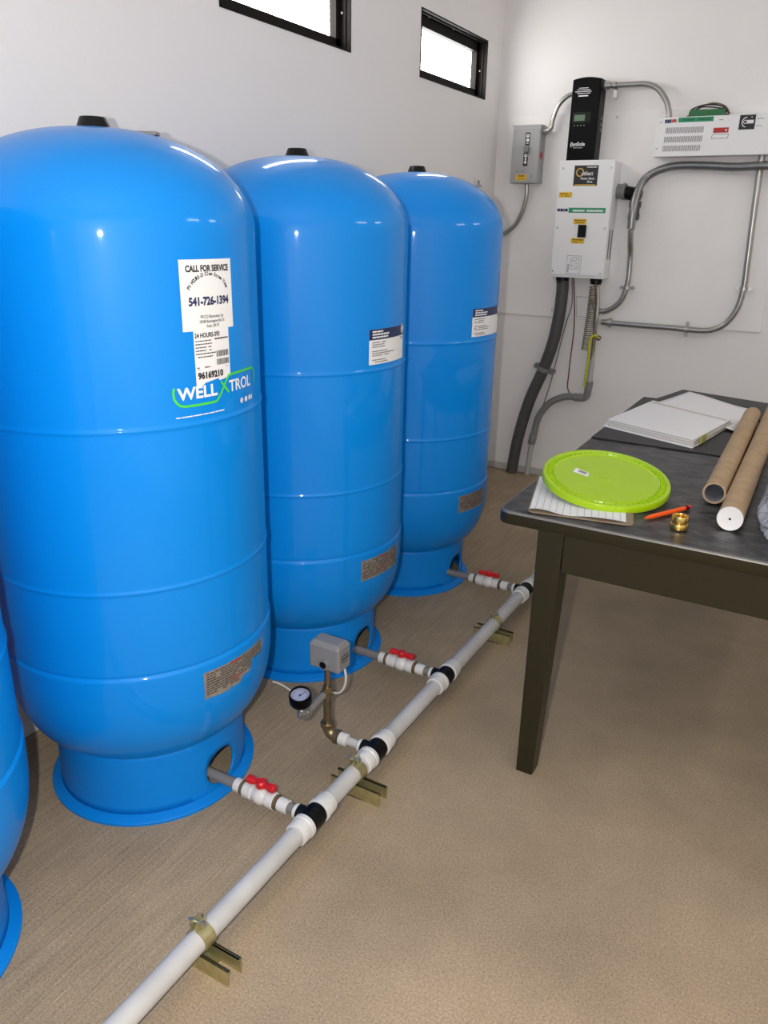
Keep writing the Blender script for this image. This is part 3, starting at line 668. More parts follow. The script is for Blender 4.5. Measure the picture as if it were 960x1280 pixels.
for z in (1.955, 1.925, 1.900): MB().bb((0.5835, -0.055, z-0.008), (0.587, -0.04, z+0.006)).build('side_clip', M['conduit_grey'], cc)

# ---- breaker enclosure
be = thing('breaker_enclosure', 'tall white breaker box with yellow caution labels and a green stripe, under the black controller', 'breaker box', (0.565, BY, 1.175))
MB().bb((0.424, -0.139, 1.172), (0.708, BY, 1.748)).build('enclosure_body', M['white_box'], be, bevel=0.003)
MB().bb((0.420, -0.145, 1.186), (0.706, -0.138, 1.752)).build('front_cover', M['white_box'], be, bevel=0.002)
MB().bb((0.40, BY-0.004, 1.20), (0.755, BY, 1.735)).build('mounting_plate', M['white_box'], be)
FA = flat((0, -0.1456, 0), (1,0,0), (0,0,1)); FB = flat((0, -0.1464, 0), (1,0,0), (0,0,1)); FC = flat((0, -0.1472, 0), (1,0,0), (0,0,1))
for x, z in ((0.440, 1.715), (0.690, 1.715), (0.436, 1.425), (0.690, 1.425), (0.433, 1.205), (0.692, 1.20)):
    MB().lathe([(0.0055, 0), (0.005, 0.002), (0.002, 0.003)], (x, -0.145, z), (0,-1,0), 10).build('screw', M['steel'], be, smooth=40)
m = MB(); rect(m, FA, 0.500, 1.630, 0.625, 1.727); lb = m.build('maker_label', M['ink'], be)
m = MB(); ringuv(m, FB, 0.531, 1.694, 0.0155, 0.021, 28); rect(m, FB, 0.508, 1.632, 0.618, 1.637); m.build('gold_ring', M['gold_ink'], lb)
m = MB(); put(m, text('utliect', 0.028, 0.0003, 0.85), FC, 0.540, 1.680); put(m, text('Power Zone', 0.0155, 0.0003, 0.9), FB, 0.537, 1.660); put(m, text('Zone', 0.014, 0.0003, 0.9), FB, 0.572, 1.645); dashes(m, FB, 0.566, 0.618, 1.716, 0.005, 1)
m.build('label_print', M['wht_ink'], lb)
for (a, b, c, d) in ((0.430, 1.573, 0.500, 1.600), (0.521, 1.443, 0.590, 1.470), (0.518, 1.347, 0.588, 1.374)):
    m = MB(); rect(m, FA, a, b, c, d); y_ = m.build('caution_label', M['yellow_lab'], be)
    m = MB(); dashes(m, FB, a+0.006, c-0.004, b+0.016, 0.005, 0.9, 0.004, 0.01); dashes(m, FB, a+0.012, c-0.012, b+0.006, 0.004, 0.9, 0.004, 0.01); m.build('label_print', M['ink'], y_)
m = MB(); rect(m, FA, 0.489, 1.499, 0.684, 1.524); gl = m.build('green_stripe_label', M['green_lab'], be)
m = MB(); dashes(m, FB, 0.512, 0.575, 1.505, 0.009, 1, 0.006, 0.010, 0.0015); dashes(m, FB, 0.586, 0.672, 1.505, 0.009, 1, 0.006, 0.010, 0.0015); m.build('label_print', M['wht_ink'], gl)
m = MB(); dashes(m, FA, 0.428, 0.484, 1.505, 0.014, 0.9, 0.006, 0.016, 0.002); m.build('listing_mark', M['ink_blue'], be)
MB().bb((0.551, -0.154, 1.378), (0.594, -0.144, 1.441)).build('breaker_toggle', M['black'], be, bevel=0.002)
m = MB(); rect(m, FA, 0.525, 1.378, 0.551, 1.441); m.build('breaker_slot', M['white'], be)
m = MB()
for a, b in (((0.506, 1.195), (0.582, 1.195)), ((0.582, 1.195), (0.582, 1.285)), ((0.582, 1.285), (0.506, 1.285)), ((0.506, 1.285), (0.506, 1.195))): strokeuv(m, FA, [a, b], 0.0018)
for k in range(9): dashes(m, FA, 0.522, 0.575, 1.275-0.0075*k, 0.0022, 0.8)
for k in range(3): rect(m, FA, 0.511, 1.203+0.014*k, 0.519, 1.212+0.014*k)
m.build('data_plate_print', M['ink_grey'], be)
for x in (-0.105, -0.055): MB().bb((0.7075, x-0.010, 1.27), (0.7095, x+0.010, 1.42)).build('side_vent', M['conduit_grey'], be)
for x, r in ((0.462, 0.036), (0.650, 0.032)): MB().lathe([(r, 0), (r, 0.022), (r*0.9, 0.024), (r*0.9, 0.034)], (x, -0.055, 1.173), (0,0,-1), 24).build('bottom_bushing', M['black'], be, smooth=35)
# side connector
m = MB(); m.lathe([(0.036, 0), (0.036, 0.030), (0.041, 0.031), (0.041, 0.044), (0.034, 0.046)], (0.706, -0.045, 1.607), (1,0,-0.02), 24); m.build('side_hub', M['conduit_grey'], be, smooth=35)
ce = thing('conduit_elbow', 'black elbow connector between the white breaker box and the thick steel conduit', 'connector', (0.79, -0.075, 1.58))
m = MB(); m.lathe([(0.028, 0), (0.031, 0.002)] + [(0.031 if k % 2 else 0.0345, 0.004 + 0.006*k) for k in range(9)] + [(0.030, 0.056), (0.030, 0.075), (0.022, 0.085)], (0.748, -0.040, 1.602), (1, 0, -0.18), 20); m.build('elbow_body', M['black'], ce, smooth=30)
m = MB(); m.lathe([(0.028, 0), (0.031, 0.004), (0.031, 0.030), (0.026, 0.034), (0.026, 0.060), (0.030, 0.062), (0.030, 0.085), (0.024, 0.092)], (0.806, -0.038, 1.560), (-0.02, 0, -1), 14); m.build('lock_nut', M['hose'], ce, smooth=30)

# ---- long inverter panel
lp = thing('inverter_panel', 'long low white panel with slotted vents and a red display, right on the back wall', 'power panel', (1.2, BY, 1.763))
LX1 = 1.62
MB().bb((0.880, -0.108, 1.763), (LX1, BY, 1.937)).build('panel_body', M['white_box'], lp, bevel=0.003)
FA = flat((0, -0.1086, 0), (1,0,0), (0,0,1)); FB = flat((0, -0.1094, 0), (1,0,0), (0,0,1))
for k, z in enumerate((1.892, 1.852, 1.812)):
    m = MB()
    for i in range(27): rect(m, FA, 0.926 + 0.0066*i - 0.002*k, z-0.026, 0.9292 + 0.0066*i - 0.002*k, z)
    m.build('vent_slots', M['ink_grey'], lp)
m = MB(); rect(m, FA, 0.979, 1.913, 1.140, 1.934); gl = m.build('green_stripe_label', M['green_lab'], lp)
m = MB(); dashes(m, FB, 1.0, 1.055, 1.919, 0.008, 0.9, 0.006, 0.01, 0.0015); dashes(m, FB, 1.07, 1.13, 1.919, 0.008, 0.9, 0.006, 0.01, 0.0015); m.build('label_print', M['pcb'], gl)
m = MB(); dashes(m, FA, 0.917, 0.948, 1.912, 0.016, 1, 0.007, 0.012, 0.001); m.build('listing_mark', M['ink_blue'], lp)
m = MB(); dashes(m, FA, 0.950, 0.972, 1.914, 0.014, 1, 0.007, 0.012, 0.001); m.build('listing_mark', M['red_ink'], lp)
m = MB(); rect(m, FA, 1.146, 1.862, 1.214, 1.884) ; rr_ = m.build('red_display', M['red_ink'], lp)
m = MB(); rect(m, FB, 1.200, 1.868, 1.206, 1.877); rect(m, FB, 1.17, 1.9, 1.19, 1.902); m.build('display_marks', M['wht_ink'], rr_)
m = MB()
for a, b in (((1.142, 1.838), (1.214, 1.838)), ((1.214, 1.838), (1.217, 1.856)), ((1.142, 1.838), (1.145, 1.856)), ((1.146, 1.856), (1.216, 1.856))): strokeuv(m, FA, [a, b], 0.0022)
rect(m, FA, 1.166, 1.916, 1.184, 1.919); dashes(m, FA, 1.332, 1.362, 1.915, 0.003); dashes(m, FA, 1.332, 1.362, 1.885, 0.003)
m.build('panel_print', M['ink_grey'], lp)
m = MB(); rect(m, FA, 1.256, 1.872, 1.325, 1.934); bk = m.build('black_logo_plate', M['ink'], lp)
m = MB(); rect(m, FB, 1.287, 1.897, 1.318, 1.912); ringuv(m, FB, 1.289, 1.903, 0.019, 0.0225, 20, math.radians(95), math.radians(260)); ringuv(m, FB, 1.282, 1.9045, 0.006, 0.0085, 16); rect(m, FB, 1.306, 1.922, 1.310, 1.926); m.build('plate_print', M['wht_ink'], bk)
for x, z in ((0.897, 1.918), (0.893, 1.80)):
    MB().lathe([(0.005, 0), (0.0045, 0.002), (0.002, 0.003)], (x, -0.108, z), (0,-1,0), 10).build('screw', M['steel'], lp, smooth=40)
gm = thing('terminal_module', 'small green terminal module with loose wires on top of the white inverter panel', 'circuit module', (1.10, -0.07, 1.937))
MB().bb((1.024, -0.085, 1.937), (1.182, -0.035, 1.968)).build('module_body', M['pcb'], gm, bevel=0.002)
MB().bb((1.012, -0.080, 1.937), (1.196, -0.04, 1.945)).build('module_base', M['black'], gm)
for k, (pts, mm) in enumerate((([(1.018, -0.06, 1.945), (1.020, -0.06, 1.968), (1.05, -0.06, 1.983), (1.10, -0.06, 1.990), (1.16, -0.06, 1.982), (1.19, -0.06, 1.955)], 'ink'),
        ([(1.022, -0.05, 1.945), (1.026, -0.05, 1.972), (1.06, -0.05, 1.988), (1.12, -0.05, 1.993), (1.18, -0.05, 1.973), (1.195, -0.05, 1.945)], 'wire_red'),
        ([(1.030, -0.045, 1.96), (1.07, -0.045, 1.985), (1.115, -0.045, 1.999), (1.17, -0.045, 1.985), (1.20, -0.045, 1.95)], 'rust'),
        ([(1.040, -0.07, 1.968), (1.07, -0.07, 1.980), (1.12, -0.07, 1.978), (1.178, -0.07, 1.968)], 'ink'))):
    MB().tube(spline(pts, 0.008), 0.003, 8).build('lead_wire', M[mm], gm, smooth=60)

# ---- conduits
def conduit(name, label, cat, path, r, m, pitch=0.0125, dep=0.004, straps=(), fit=()):
    t = thing(name, label, cat, path[0])
    corrugated(path, r, pitch, dep).build('conduit_run', m, t, smooth=75)
    for (p, d) in fit:
        MB().lathe([(r*1.15, 0), (r*1.5, 0.002), (r*1.5, 0.014), (r*1.2, 0.016), (r*1.2, 0.03)], p, d, 16).build('end_fitting', M['steel'], t, smooth=35)
    for (x, y, z, hor) in straps:
        s_ = MB(); n = 12; ax = Vector((1,0,0)) if not hor else Vector((0,0,1))
        rg = []
        for i in range(n+1):
            a = math.pi*i/n
            c = ax*(math.cos(a)) + Vector((0,-1,0))*math.sin(a); al = Vector((0,0,1)) if not hor else Vector((1,0,0))
            b = Vector((x, y, z)); rg.append([b + c*(r+0.0006) - al*0.008, b + c*(r+0.0026) - al*0.008, b + c*(r+0.0026) + al*0.008, b + c*(r+0.0006) + al*0.008])
        s_.rings(rg); L = r + 0.018
        for q in (-1, 1):
            s_.box(Vector((x, y, z)) + ax*(q*(r+0.012)) , (0.020 if not hor else 0.016, 0.0025, 0.016 if not hor else 0.020))
            s_.lathe([(0.006, 0), (0.005, 0.004)], Vector((x, y, z)) + ax*(q*(r+0.013)), (0,-1,0), 8)
            s_.box(Vector((x, (y+BY)/2, z)) + ax*(q*(r+0.012)), (0.012 if not hor else 0.012, abs(y-BY), 0.012))
        s_.build('pipe_strap', M['steel'], t)
    return t
conduit('flexible_conduit', 'short flexible steel conduit between the grey disconnect box and the black controller', 'conduit',
        [(0.286, -0.05, 1.903), (0.306, -0.05, 1.905), (0.322, -0.05, 1.920), (0.329, -0.05, 1.962), (0.352, -0.05, 2.022), (0.391, -0.05, 2.060), (0.438, -0.05, 2.078)], 0.0138, M['flex'], fit=[((0.284, -0.05, 1.903), (1, 0, 0.1))])
conduit('flexible_conduit', 'flexible steel conduit curving down from the grey disconnect box behind the farthest tank', 'conduit',
        [(0.209, -0.045, 1.648), (0.211, -0.04, 1.584), (0.190, -0.035, 1.501), (0.153, -0.03, 1.434), (0.103, -0.03, 1.394), (0.056, -0.025, 1.370), (0.03, -0.025, 1.30)], 0.0138, M['flex'])
conduit('flexible_conduit', 'flexible steel conduit arching from the black controller to the top of the inverter panel', 'conduit',
        [(0.582, -0.05, 2.101), (0.638, -0.05, 2.100), (0.722, -0.05, 2.099), (0.792, -0.05, 2.096), (0.849, -0.05, 2.074), (0.894, -0.05, 2.024), (0.916, -0.05, 1.974), (0.922, -0.05, 1.936)], 0.0155, M['flex'],
        fit=[((0.584, -0.05, 2.101), (1, 0, 0))])
conduit('flexible_conduit', 'thick dark steel conduit sweeping from under the inverter panel down past the breaker box', 'conduit',
        [(1.70, -0.088, 1.717), (1.49, -0.088, 1.717), (1.387, -0.088, 1.717), (1.264, -0.080, 1.713), (1.136, -0.062, 1.721), (1.004, -0.055, 1.724), (0.915, -0.055, 1.708), (0.846, -0.055, 1.667), (0.818, -0.075, 1.603), (0.812, -0.098, 1.519), (0.812, -0.098, 1.42)], 0.0218, M['flex_dark'], 0.0135, 0.0046)
conduit('flexible_conduit', 'slim flexible steel conduit looping from the black elbow back to the coiled sheath', 'conduit',
        [(0.812, -0.098, 1.425), (0.814, -0.080, 1.36), (0.815, -0.050, 1.29), (0.818, -0.045, 1.16), (0.795, -0.045, 1.064), (0.740, -0.045, 1.010), (0.689, -0.045, 0.998), (0.655, -0.045, 1.022), (0.645, -0.05, 1.06)], 0.0160, M['flex'], straps=[(0.817, -0.045, 1.130, False)])
conduit('flexible_conduit', 'steel conduit dropping from the inverter panel and turning left along the lower board edge', 'conduit',
        [(1.372, -0.045, 1.772), (1.373, -0.045, 1.692), (1.379, -0.045, 1.495), (1.388, -0.045, 1.272), (1.391, -0.045, 1.166), (1.378, -0.045, 1.060), (1.338, -0.045, 0.985), (1.286, -0.045, 0.948), (1.221, -0.045, 0.936), (1.076, -0.045, 0.938), (0.867, -0.045, 0.938), (0.700, -0.045, 0.941)], 0.0172, M['flex'],
        straps=[(1.392, -0.045, 1.155, False), (1.150, -0.045, 0.937, True)], fit=[((0.760, -0.045, 0.940), (-1, 0, 0))])
# strap of the arched conduit
hs = thing('conduit_hanger', 'small steel hanger holding the arched conduit beside the black controller', 'strap', (0.638, BY, 2.06))
m = MB(); m.bb((0.628, -0.036, 2.045), (0.648, -0.032, 2.090)); m.bb((0.630, -0.034, 2.045), (0.646, 0, 2.050)); m.build('hanger_leg', M['steel'], hs)
rg = []
for i in range(25):
    a = 2*math.pi*i/24; rg.append([Vector((0.638 + xx, -0.05 + r*math.cos(a), 2.100 + r*math.sin(a))) for r, xx in ((0.015, -0.006), (0.0175, -0.006), (0.0175, 0.006), (0.015, 0.006))])
MB().rings(rg, (False, False)).build('hanger_loop', M['steel'], hs)

# ---- hoses under the enclosure
hz_ = thing('liquidtight_hose', 'thick dark grey hose from the breaker box down to the floor in the corner', 'hose', (0.46, -0.05, 1.14))
MB().tube(spline([(0.462, -0.055, 1.155), (0.466, -0.05, 1.109), (0.463, -0.05, 0.979), (0.443, -0.05, 0.821), (0.397, -0.05, 0.648), (0.331, -0.05, 0.461), (0.279, -0.05, 0.233), (0.252, -0.05, 0.003)], 0.02), 0.0335, 22).build('hose_run', M['hose'], hz_, smooth=60)
rg = []; c0 = Vector((0.399, -0.05, 0.652)); d = Vector((0.30, 0, 1)).normalized(); sd = Vector((1, 0, -0.30)).normalized()
for i in range(17):
    a = math.pi*i/16; v = sd*math.cos(a) + Vector((0,-1,0))*math.sin(a); rg.append([c0 + v*r + d*q for r, q in ((0.034, -0.012), (0.037, -0.012), (0.037, 0.012), (0.034, 0.012))])
m = MB().rings(rg)
for q in (-1, 1):
    R = Matrix((sd, Vector((0,1,0)), d)).transposed(); m.box(c0 + sd*(q*0.046) + Vector((0, 0.02, 0)), (0.032, 0.050, 0.024), R=R)
    m.lathe([(0.008, 0), (0.006, 0.005)], c0 + sd*(q*0.050) + Vector((0,-0.005,0)), (0,-1,0), 10)
m.build('hose_clamp', M['conduit_grey'], hz_, bevel=0.002)

gc_ = thing('plastic_conduit', 'grey plastic conduit curving down to the floor beside the thick dark hose', 'conduit', (0.66, -0.045, 0.55))
MB().tube(spline([(0.636, -0.045, 0.511), (0.60, -0.045, 0.512), (0.533, -0.045, 0.503), (0.455, -0.045, 0.460), (0.395, -0.045, 0.371), (0.374, -0.045, 0.265), (0.370, -0.045, 0.245)], 0.015), 0.0195, 18).build('conduit_bend', M['conduit_grey'], gc_, smooth=60)
m = MB(); m.tube(spline([(0.670, -0.045, 0.600), (0.668, -0.045, 0.545), (0.660, -0.045, 0.520), (0.640, -0.045, 0.510), (0.610, -0.045, 0.511)], 0.006), 0.0205, 18); m.lathe([(0.023, 0), (0.023, 0.035)], (0.669, -0.045, 0.575), (0.03,0,1), 18); m.lathe([(0.023, 0), (0.023, 0.035)], (0.630, -0.045, 0.511), (-1,0,0), 18)
m.build('conduit_elbow', M['conduit_grey'], gc_, smooth=45)
MB().lathe([(0.021, 0), (0.0225, 0.003), (0.0225, 0.055), (0.021, 0.058)], (0.371, -0.045, 0.255), (-0.15,0,-1), 18).build('conduit_coupling', M['conduit_grey'], gc_, smooth=35)
MB().tube([(0.366, -0.045, 0.215), (0.359, -0.045, 0.13), (0.350, -0.045, 0.002)], 0.0155, 16).build('floor_stub', M['conduit_pale'], gc_, smooth=60)
m = MB(); m.tube([(0.678, -0.045, 0.80), (0.674, -0.045, 0.72), (0.671, -0.045, 0.61)], 0.0145, 16, [0.006, 0.0135, 0.0155]); m.build('split_sleeve', M['conduit_pale'], gc_, smooth=60)

cs = thing('spiral_cable_sheath', 'frayed spiral steel cable sheath hanging under the breaker box', 'cable sheath', (0.64, -0.06, 1.14))
pp = []
for i in range(30*14):
    t = i/(30*14); a = 2*math.pi*30*t
    pp.append(Vector((0.640 + 0.004*math.sin(3*t) - 0.012*t + 0.020*math.cos(a), -0.055 + 0.020*math.sin(a), 1.128 - 0.345*t)))
MB().tube(pp, 0.0026, 5).build('spiral_band', M['rust'], cs, smooth=60)
MB().tube(spline([(0.652, -0.055, 1.14), (0.664, -0.05, 1.05), (0.668, -0.05, 0.95), (0.672, -0.048, 0.85), (0.672, -0.046, 0.74), (0.670, -0.045, 0.61)], 0.015), 0.0105, 12).build('inner_cable', M['rust'], cs, smooth=60)
MB().tube(spline([(0.670, -0.075, 1.13), (0.678, -0.07, 1.04), (0.680, -0.07, 0.96), (0.676, -0.06, 0.90)], 0.015), 0.009, 10).build('inner_cable', M['steel'], cs, smooth=60)
yw = thing('ground_wire', 'yellow green ground wire taped to the conduit below the spiral sheath', 'wire', (0.66, -0.06, 0.86))
MB().tube(spline([(0.695, -0.062, 0.858), (0.682, -0.064, 0.868), (0.664, -0.066, 0.860), (0.654, -0.066, 0.827), (0.656, -0.064, 0.740), (0.652, -0.062, 0.650), (0.651, -0.060, 0.580)], 0.008), 0.0075, 10, None).build('wire_run', M['yellow_wire'], yw, smooth=60)
m = MB(); m.lathe([(0.012, 0), (0.014, 0.002), (0.014, 0.012), (0.010, 0.02)], (0.692, -0.062, 0.858), (1,0,-0.3), 8); m.build('wire_clamp', M['bronze'], yw)
tag(MB().tube(spline([(0.521, -0.045, 1.172), (0.542, -0.04, 1.005), (0.551, -0.04, 0.874), (0.546, -0.035, 0.739), (0.545, -0.035, 0.626), (0.546, -0.035, 0.556), (0.570, -0.04, 0.522)], 0.015), 0.0034, 8).build('thin_wire', M['wire_red'], None, smooth=60, org=(0.521, -0.045, 1.17)), 'thin dark red wire hanging from the breaker box to the grey conduit', 'wire')
tag(MB().tube(spline([(0.514, -0.05, 1.172), (0.526, -0.045, 1.025), (0.498, -0.03, 0.914), (0.470, -0.025, 0.755), (0.437, -0.02, 0.567), (0.392, -0.02, 0.369), (0.335, -0.02, 0.12)], 0.015), 0.0034, 8).build('thin_wire', M['wire_grey'], None, smooth=60, org=(0.514, -0.05, 1.17)), 'thin grey wire trailing beside the thick dark hose', 'wire')

# ================================================================== TABLE
TX0, TX1, TY0, TY1, TZ = 1.178, 2.26, -2.704, -1.085, 0.76
tb = thing('work_table', 'dark olive metal work table with a worn black top', 'table', (1.6, -1.9, 0))
m = MB(); c = 0.035
def outline(i, r):
    pts = []
    for cx, cy, a0 in ((TX0+r, TY0+r, math.pi), (TX1-r, TY0+r, 1.5*math.pi), (TX1-r, TY1-r, 0), (TX0+r, TY1-r, 0.5*math.pi)):
        for k in range(7):
            a = a0 + math.pi/2*k/6; pts.append((cx + (r-i)*math.cos(a), cy + (r-i)*math.sin(a)))
    return pts
m.rings([[Vector((x, y, z)) for x, y in outline(i, c)] for z, i in ((TZ-0.034, 0.002), (TZ-0.031, 0.0), (TZ-0.005, 0.0), (TZ-0.0008, 0.004))], (True, False))
m.build('top_rim', M['olive'], tb, smooth=40)
m = MB(); m.add([Vector((x, y, TZ-0.0008)) for x, y in outline(0.0035, c)], [tuple(range(28))]); m.build('table_top', M['top'], tb)
m = MB(); m.rings([[Vector((x, y, z)) for x, y in outline(i, c)] for z, i in ((TZ-0.0052, -0.0004), (TZ-0.0025, 0.0010), (TZ-0.0003, 0.0035), (TZ-0.0003, 0.0065), (TZ-0.002, 0.007))], (False, False)); m.build('worn_edge', M['edge'], tb, smooth=50)
LX, LY = 1.288, -2.697; RXl, LYb = TX1-0.11, TY1-0.008
def leg(x, y, sx, sy):
    tw, td, bw, bd_ = 0.067, 0.085, 0.047, 0.052
    q = MB(); rg = []
    for z, w, d in ((0, bw, bd_), (TZ-0.034, tw, td)):
        rg.append([Vector(p) for p in ((x, y, z), (x+sx*w, y, z), (x+sx*w, y+sy*d, z), (x, y+sy*d, z))])
    q.rings(rg); q.build('leg', M['olive'], tb, bevel=0.003)
leg(LX, LY, 1, 1); leg(RXl, LY, -1, 1); leg(LX, LYb, 1, -1); leg(RXl, LYb, -1, -1)
az0, az1 = 0.622, TZ-0.034
def apron(a, b): MB().bb((*a, az0), (*b, az1)).build('apron', M['olive'], tb, bevel=0.002)
apron((LX+0.066, LY+0.004), (RXl-0.066, LY+0.024)); apron((LX+0.066, LYb-0.024), (RXl-0.066, LYb-0.004))
apron((LX+0.004, LY+0.084), (LX+0.024, LYb-0.084)); apron((RXl-0.024, LY+0.084), (RXl-0.004, LYb-0.084))

ZT = TZ
# black mat and portfolio under the papers
tag(MB().bb((TX0+0.004, -1.866, ZT+0.0003), (1.66, TY1+0.006, ZT+0.0040)).build('vinyl_mat', M['mat_black'], None, bevel=0.001, org=(1.4, -1.5, ZT)), 'smooth black mat covering the back half of the table under the papers', 'mat')
def slab(pts, z0, z1): 
    q = MB(); q.rings([[Vector((x, y, z0)) for x, y in pts], [Vector((x, y, z1)) for x, y in pts]]); return q
Zm = ZT+0.0042
tag(slab([(1.225, -1.19), (1.66, -1.30), (1.672, -0.955), (1.300, -0.855)], Zm, Zm+0.007).build('portfolio', M['mat_black'], None, bevel=0.001, org=(1.45, -1.1, Zm)), 'flat black portfolio under the loose white sheet, overhanging the back of the table', 'portfolio')
# loose white sheet: gently waved grid
def sheet(c4, nz, name, m, z, wav, org, thick=0.0006, nx=14):
    a, b, c_, d_ = [Vector(p) for p in c4]; q = MB(); vs = []
    for j in range(nx+1):
        for i in range(nx+1):
            u, v = i/nx, j/nx; p = (a*(1-u)+b*u)*(1-v) + (d_*(1-u)+c_*u)*v
            vs.append(Vector((p.x, p.y, z + wav(u, v))))
    q.add(vs, [(j*(nx+1)+i, j*(nx+1)+i+1, (j+1)*(nx+1)+i+1, (j+1)*(nx+1)+i) for j in range(nx) for i in range(nx)])
    o = q.build(name, m, None, smooth=60, org=org); k = o.modifiers.new('solid', 'SOLIDIFY'); k.thickness = thick; k.offset = 1; return o
Zs = Zm + 0.008
tag(sheet([(1.262, -1.215), (1.590, -1.54), (1.622, -1.14), (1.335, -0.912)], 0, 'loose_sheet', M['paper'], Zs, lambda u, v: 0.001 + 0.0025*math.sin(5*u+1)*v*v + 0.003*max(0, u+v-1.7), (1.45, -1.2, Zs)), 'single white sheet of paper behind the bound drawing set', 'paper')
ds = thing('drawing_set', 'thick bound set of white drawings lying on the black mat', 'papers', (1.38, -1.5, Zm))
base4 = [(1.180, -1.690), (1.508, -1.826), (1.575, -1.430), (1.245, -1.240)]
zc = Zm
for k in range(7):
    th = [0.0025, 0.0035, 0.003, 0.004, 0.0035, 0.003, 0.0025][k]
    dx, dy, ro = random.uniform(-0.004, 0.004), random.uniform(-0.004, 0.004) + 0.002*k, random.uniform(-0.012, 0.012)
    if k == 0: dx, dy, ro = -0.006, -0.008, 0
    cx, cy = 1.377, -1.546; pts = []
    for x, y in base4:
        X, Y = x-cx, y-cy; s_ = 1.0 if k == 0 else 0.975 - 0.003*k
        pts.append((cx + dx + s_*(X*math.cos(ro) - Y*math.sin(ro)), cy + dy + s_*(X*math.sin(ro) + Y*math.cos(ro))))
    slab(pts, zc, zc+th*0.9).build('page', M['paper'] if k in (0, 2, 4, 6) else M['buff'], ds, bevel=0.0006); zc += th
DZ_ = zc
m = MB(); a, b = Vector((1.508, -1.815, 0)), Vector((1.570, -1.43, 0)); e = (b-a).normalized(); nn = Vector((e.y, -e.x, 0))
m.box(a + e*0.07 + nn*0.002 + Vector((0, 0, Zm+0.016)), (0.05, 0.003, 0.026), math.atan2(e.y, e.x)); m.build('yellow_tab', M['yellow_tab'], ds)
m = MB(); fn = flat((1.245, -1.245, DZ_+0.0008), ((1.575-1.245), (-1.430+1.240), 0), (0.06, -0.40, 0))
strokeuv(m, lambda u, v: Vector((1.250+u, -1.262 - 0.575*u, DZ_+0.0008)), [(0.01, 0), (0.30, 0)], 0.004)
m.v = []; m.f = []
p0, p1 = Vector((1.252, -1.262, DZ_)), Vector((1.560, -1.437, DZ_)); dd = (p1-p0).normalized(); R = Matrix.Rotation(math.atan2(dd.y, dd.x), 3, 'Z')
m.box((p0+p1)/2 + Vector((-0.004, -0.012, 0.0008)), ((p1-p0).length*0.97, 0.016, 0.0016), R=R); m.build('binding_strip', M['buff'], ds)

# ---- clipboard
u = Vector((0.986, 0.168, 0)); v = Vector((-0.168, 0.986, 0)); c0 = Vector((1.2525, -2.686, ZT))
u = Vector((0.972, 0.236, 0)); u = Vector((0.985, 0.170, 0)).normalized(); v = Vector((-u.y*1.45, u.x, 0)).normalized()
cb = thing('clipboard', 'brown clipboard with ruled paper, half hidden under the green lid at the table corner', 'clipboard', c0)
CW, CL = 0.256, 0.335
def cbq(a, b, z): return c0 + u*a + v*b + Vector((0, 0, z))
pts = []
for (x, y, a0) in ((0.015, 0.015, math.pi), (CW-0.015, 0.015, 1.5*math.pi), (CW-0.015, CL-0.015, 0), (0.015, CL-0.015, math.pi/2)):
    for k in range(5): pts.append((x+0.015*math.cos(a0+math.pi/2*k/4), y+0.015*math.sin(a0+math.pi/2*k/4)))
m = MB(); m.rings([[cbq(a, b, z) for a, b in pts] for z in (0.0006, 0.0036)]); m.build('backing', M['clipb'], cb)
def wave(a, b): return 0.0046 + 0.0010*math.sin(a*45)*max(0, 1-b/0.12) + 0.004*max(0, 1-b/0.02)*(0.5+0.5*math.sin(a*38+0.6))
m = MB(); nx, ny = 26, 20; x0, x1, y0, y1 = 0.004, 0.238, 0.008, 0.300
m.add([cbq(x0+(x1-x0)*i/nx, y0+(y1-y0)*j/ny + 0.003*math.sin(i*0.55)*(1-j/ny), wave(x0+(x1-x0)*i/nx, (y1-y0)*j/ny)) for j in range(ny+1) for i in range(nx+1)], [(j*(nx+1)+i, j*(nx+1)+i+1, (j+1)*(nx+1)+i+1, (j+1)*(nx+1)+i) for j in range(ny) for i in range(nx)])
pg = m.build('ruled_paper', M['paper'], cb, smooth=60)
m = MB()
for k in range(13):
    a = 0.018 + k*0.0172
    vs = []
    for j in range(21):
        b = (y1-y0-0.012)*j/20
        vs += [cbq(a-0.0007, y0+0.004+b, wave(a, b+0.004)+0.0006), cbq(a+0.0007, y0+0.004+b, wave(a, b+0.004)+0.0006)]
    m.add(vs, [(2*i, 2*i+1, 2*i+3, 2*i+2) for i in range(20)])
m.build('ruled_lines', M['line'], pg)
m = MB(); m.box(cbq(CW/2, CL-0.035, 0.010), (0.12, 0.035, 0.010), math.atan2(u.y, u.x)); m.cyl(cbq(CW/2-0.05, CL-0.030, 0.0395), cbq(CW/2+0.05, CL-0.030, 0.0395), 0.0075, 14); m.box(cbq(CW/2, CL-0.028, 0.026), (0.10, 0.004, 0.026), math.atan2(u.y, u.x)); m.build('spring_clip', M['steel'], cb, bevel=0.002)

# ---- lid
LC = Vector((1.376, -2.428, 0.8065)); e1 = Vector((math.cos(-0.0985), 0, math.sin(-0.0985))); e2 = Vector((0, math.cos(0.142), math.sin(0.142))); e2 = (e2 - e1*e2.dot(e1)).normalized(); nl = e1.cross(e2)
ld = thing('bucket_lid', 'lime green plastic bucket lid leaning on the clipboard', 'lid', LC)
RL = 0.1735; LS = 0.965
prof = [(0.0, -0.0035), (0.140, -0.0035), (0.1425, -0.001), (0.1445, 0.000), (0.1455, -0.004), (0.147, -0.0062), (0.1575, -0.0062), (0.1595, -0.002), (0.162, 0.0012), (0.168, 0.0016), (0.172, 0.000), (RL, -0.003), (RL+0.0010, -0.0135), (RL+0.0004, -0.0165), (RL-0.0020, -0.0165), (RL-0.0025, -0.006), (0.160, -0.008), (0.140, -0.0065), (0.0, -0.0065)]
m = MB(); n = 96
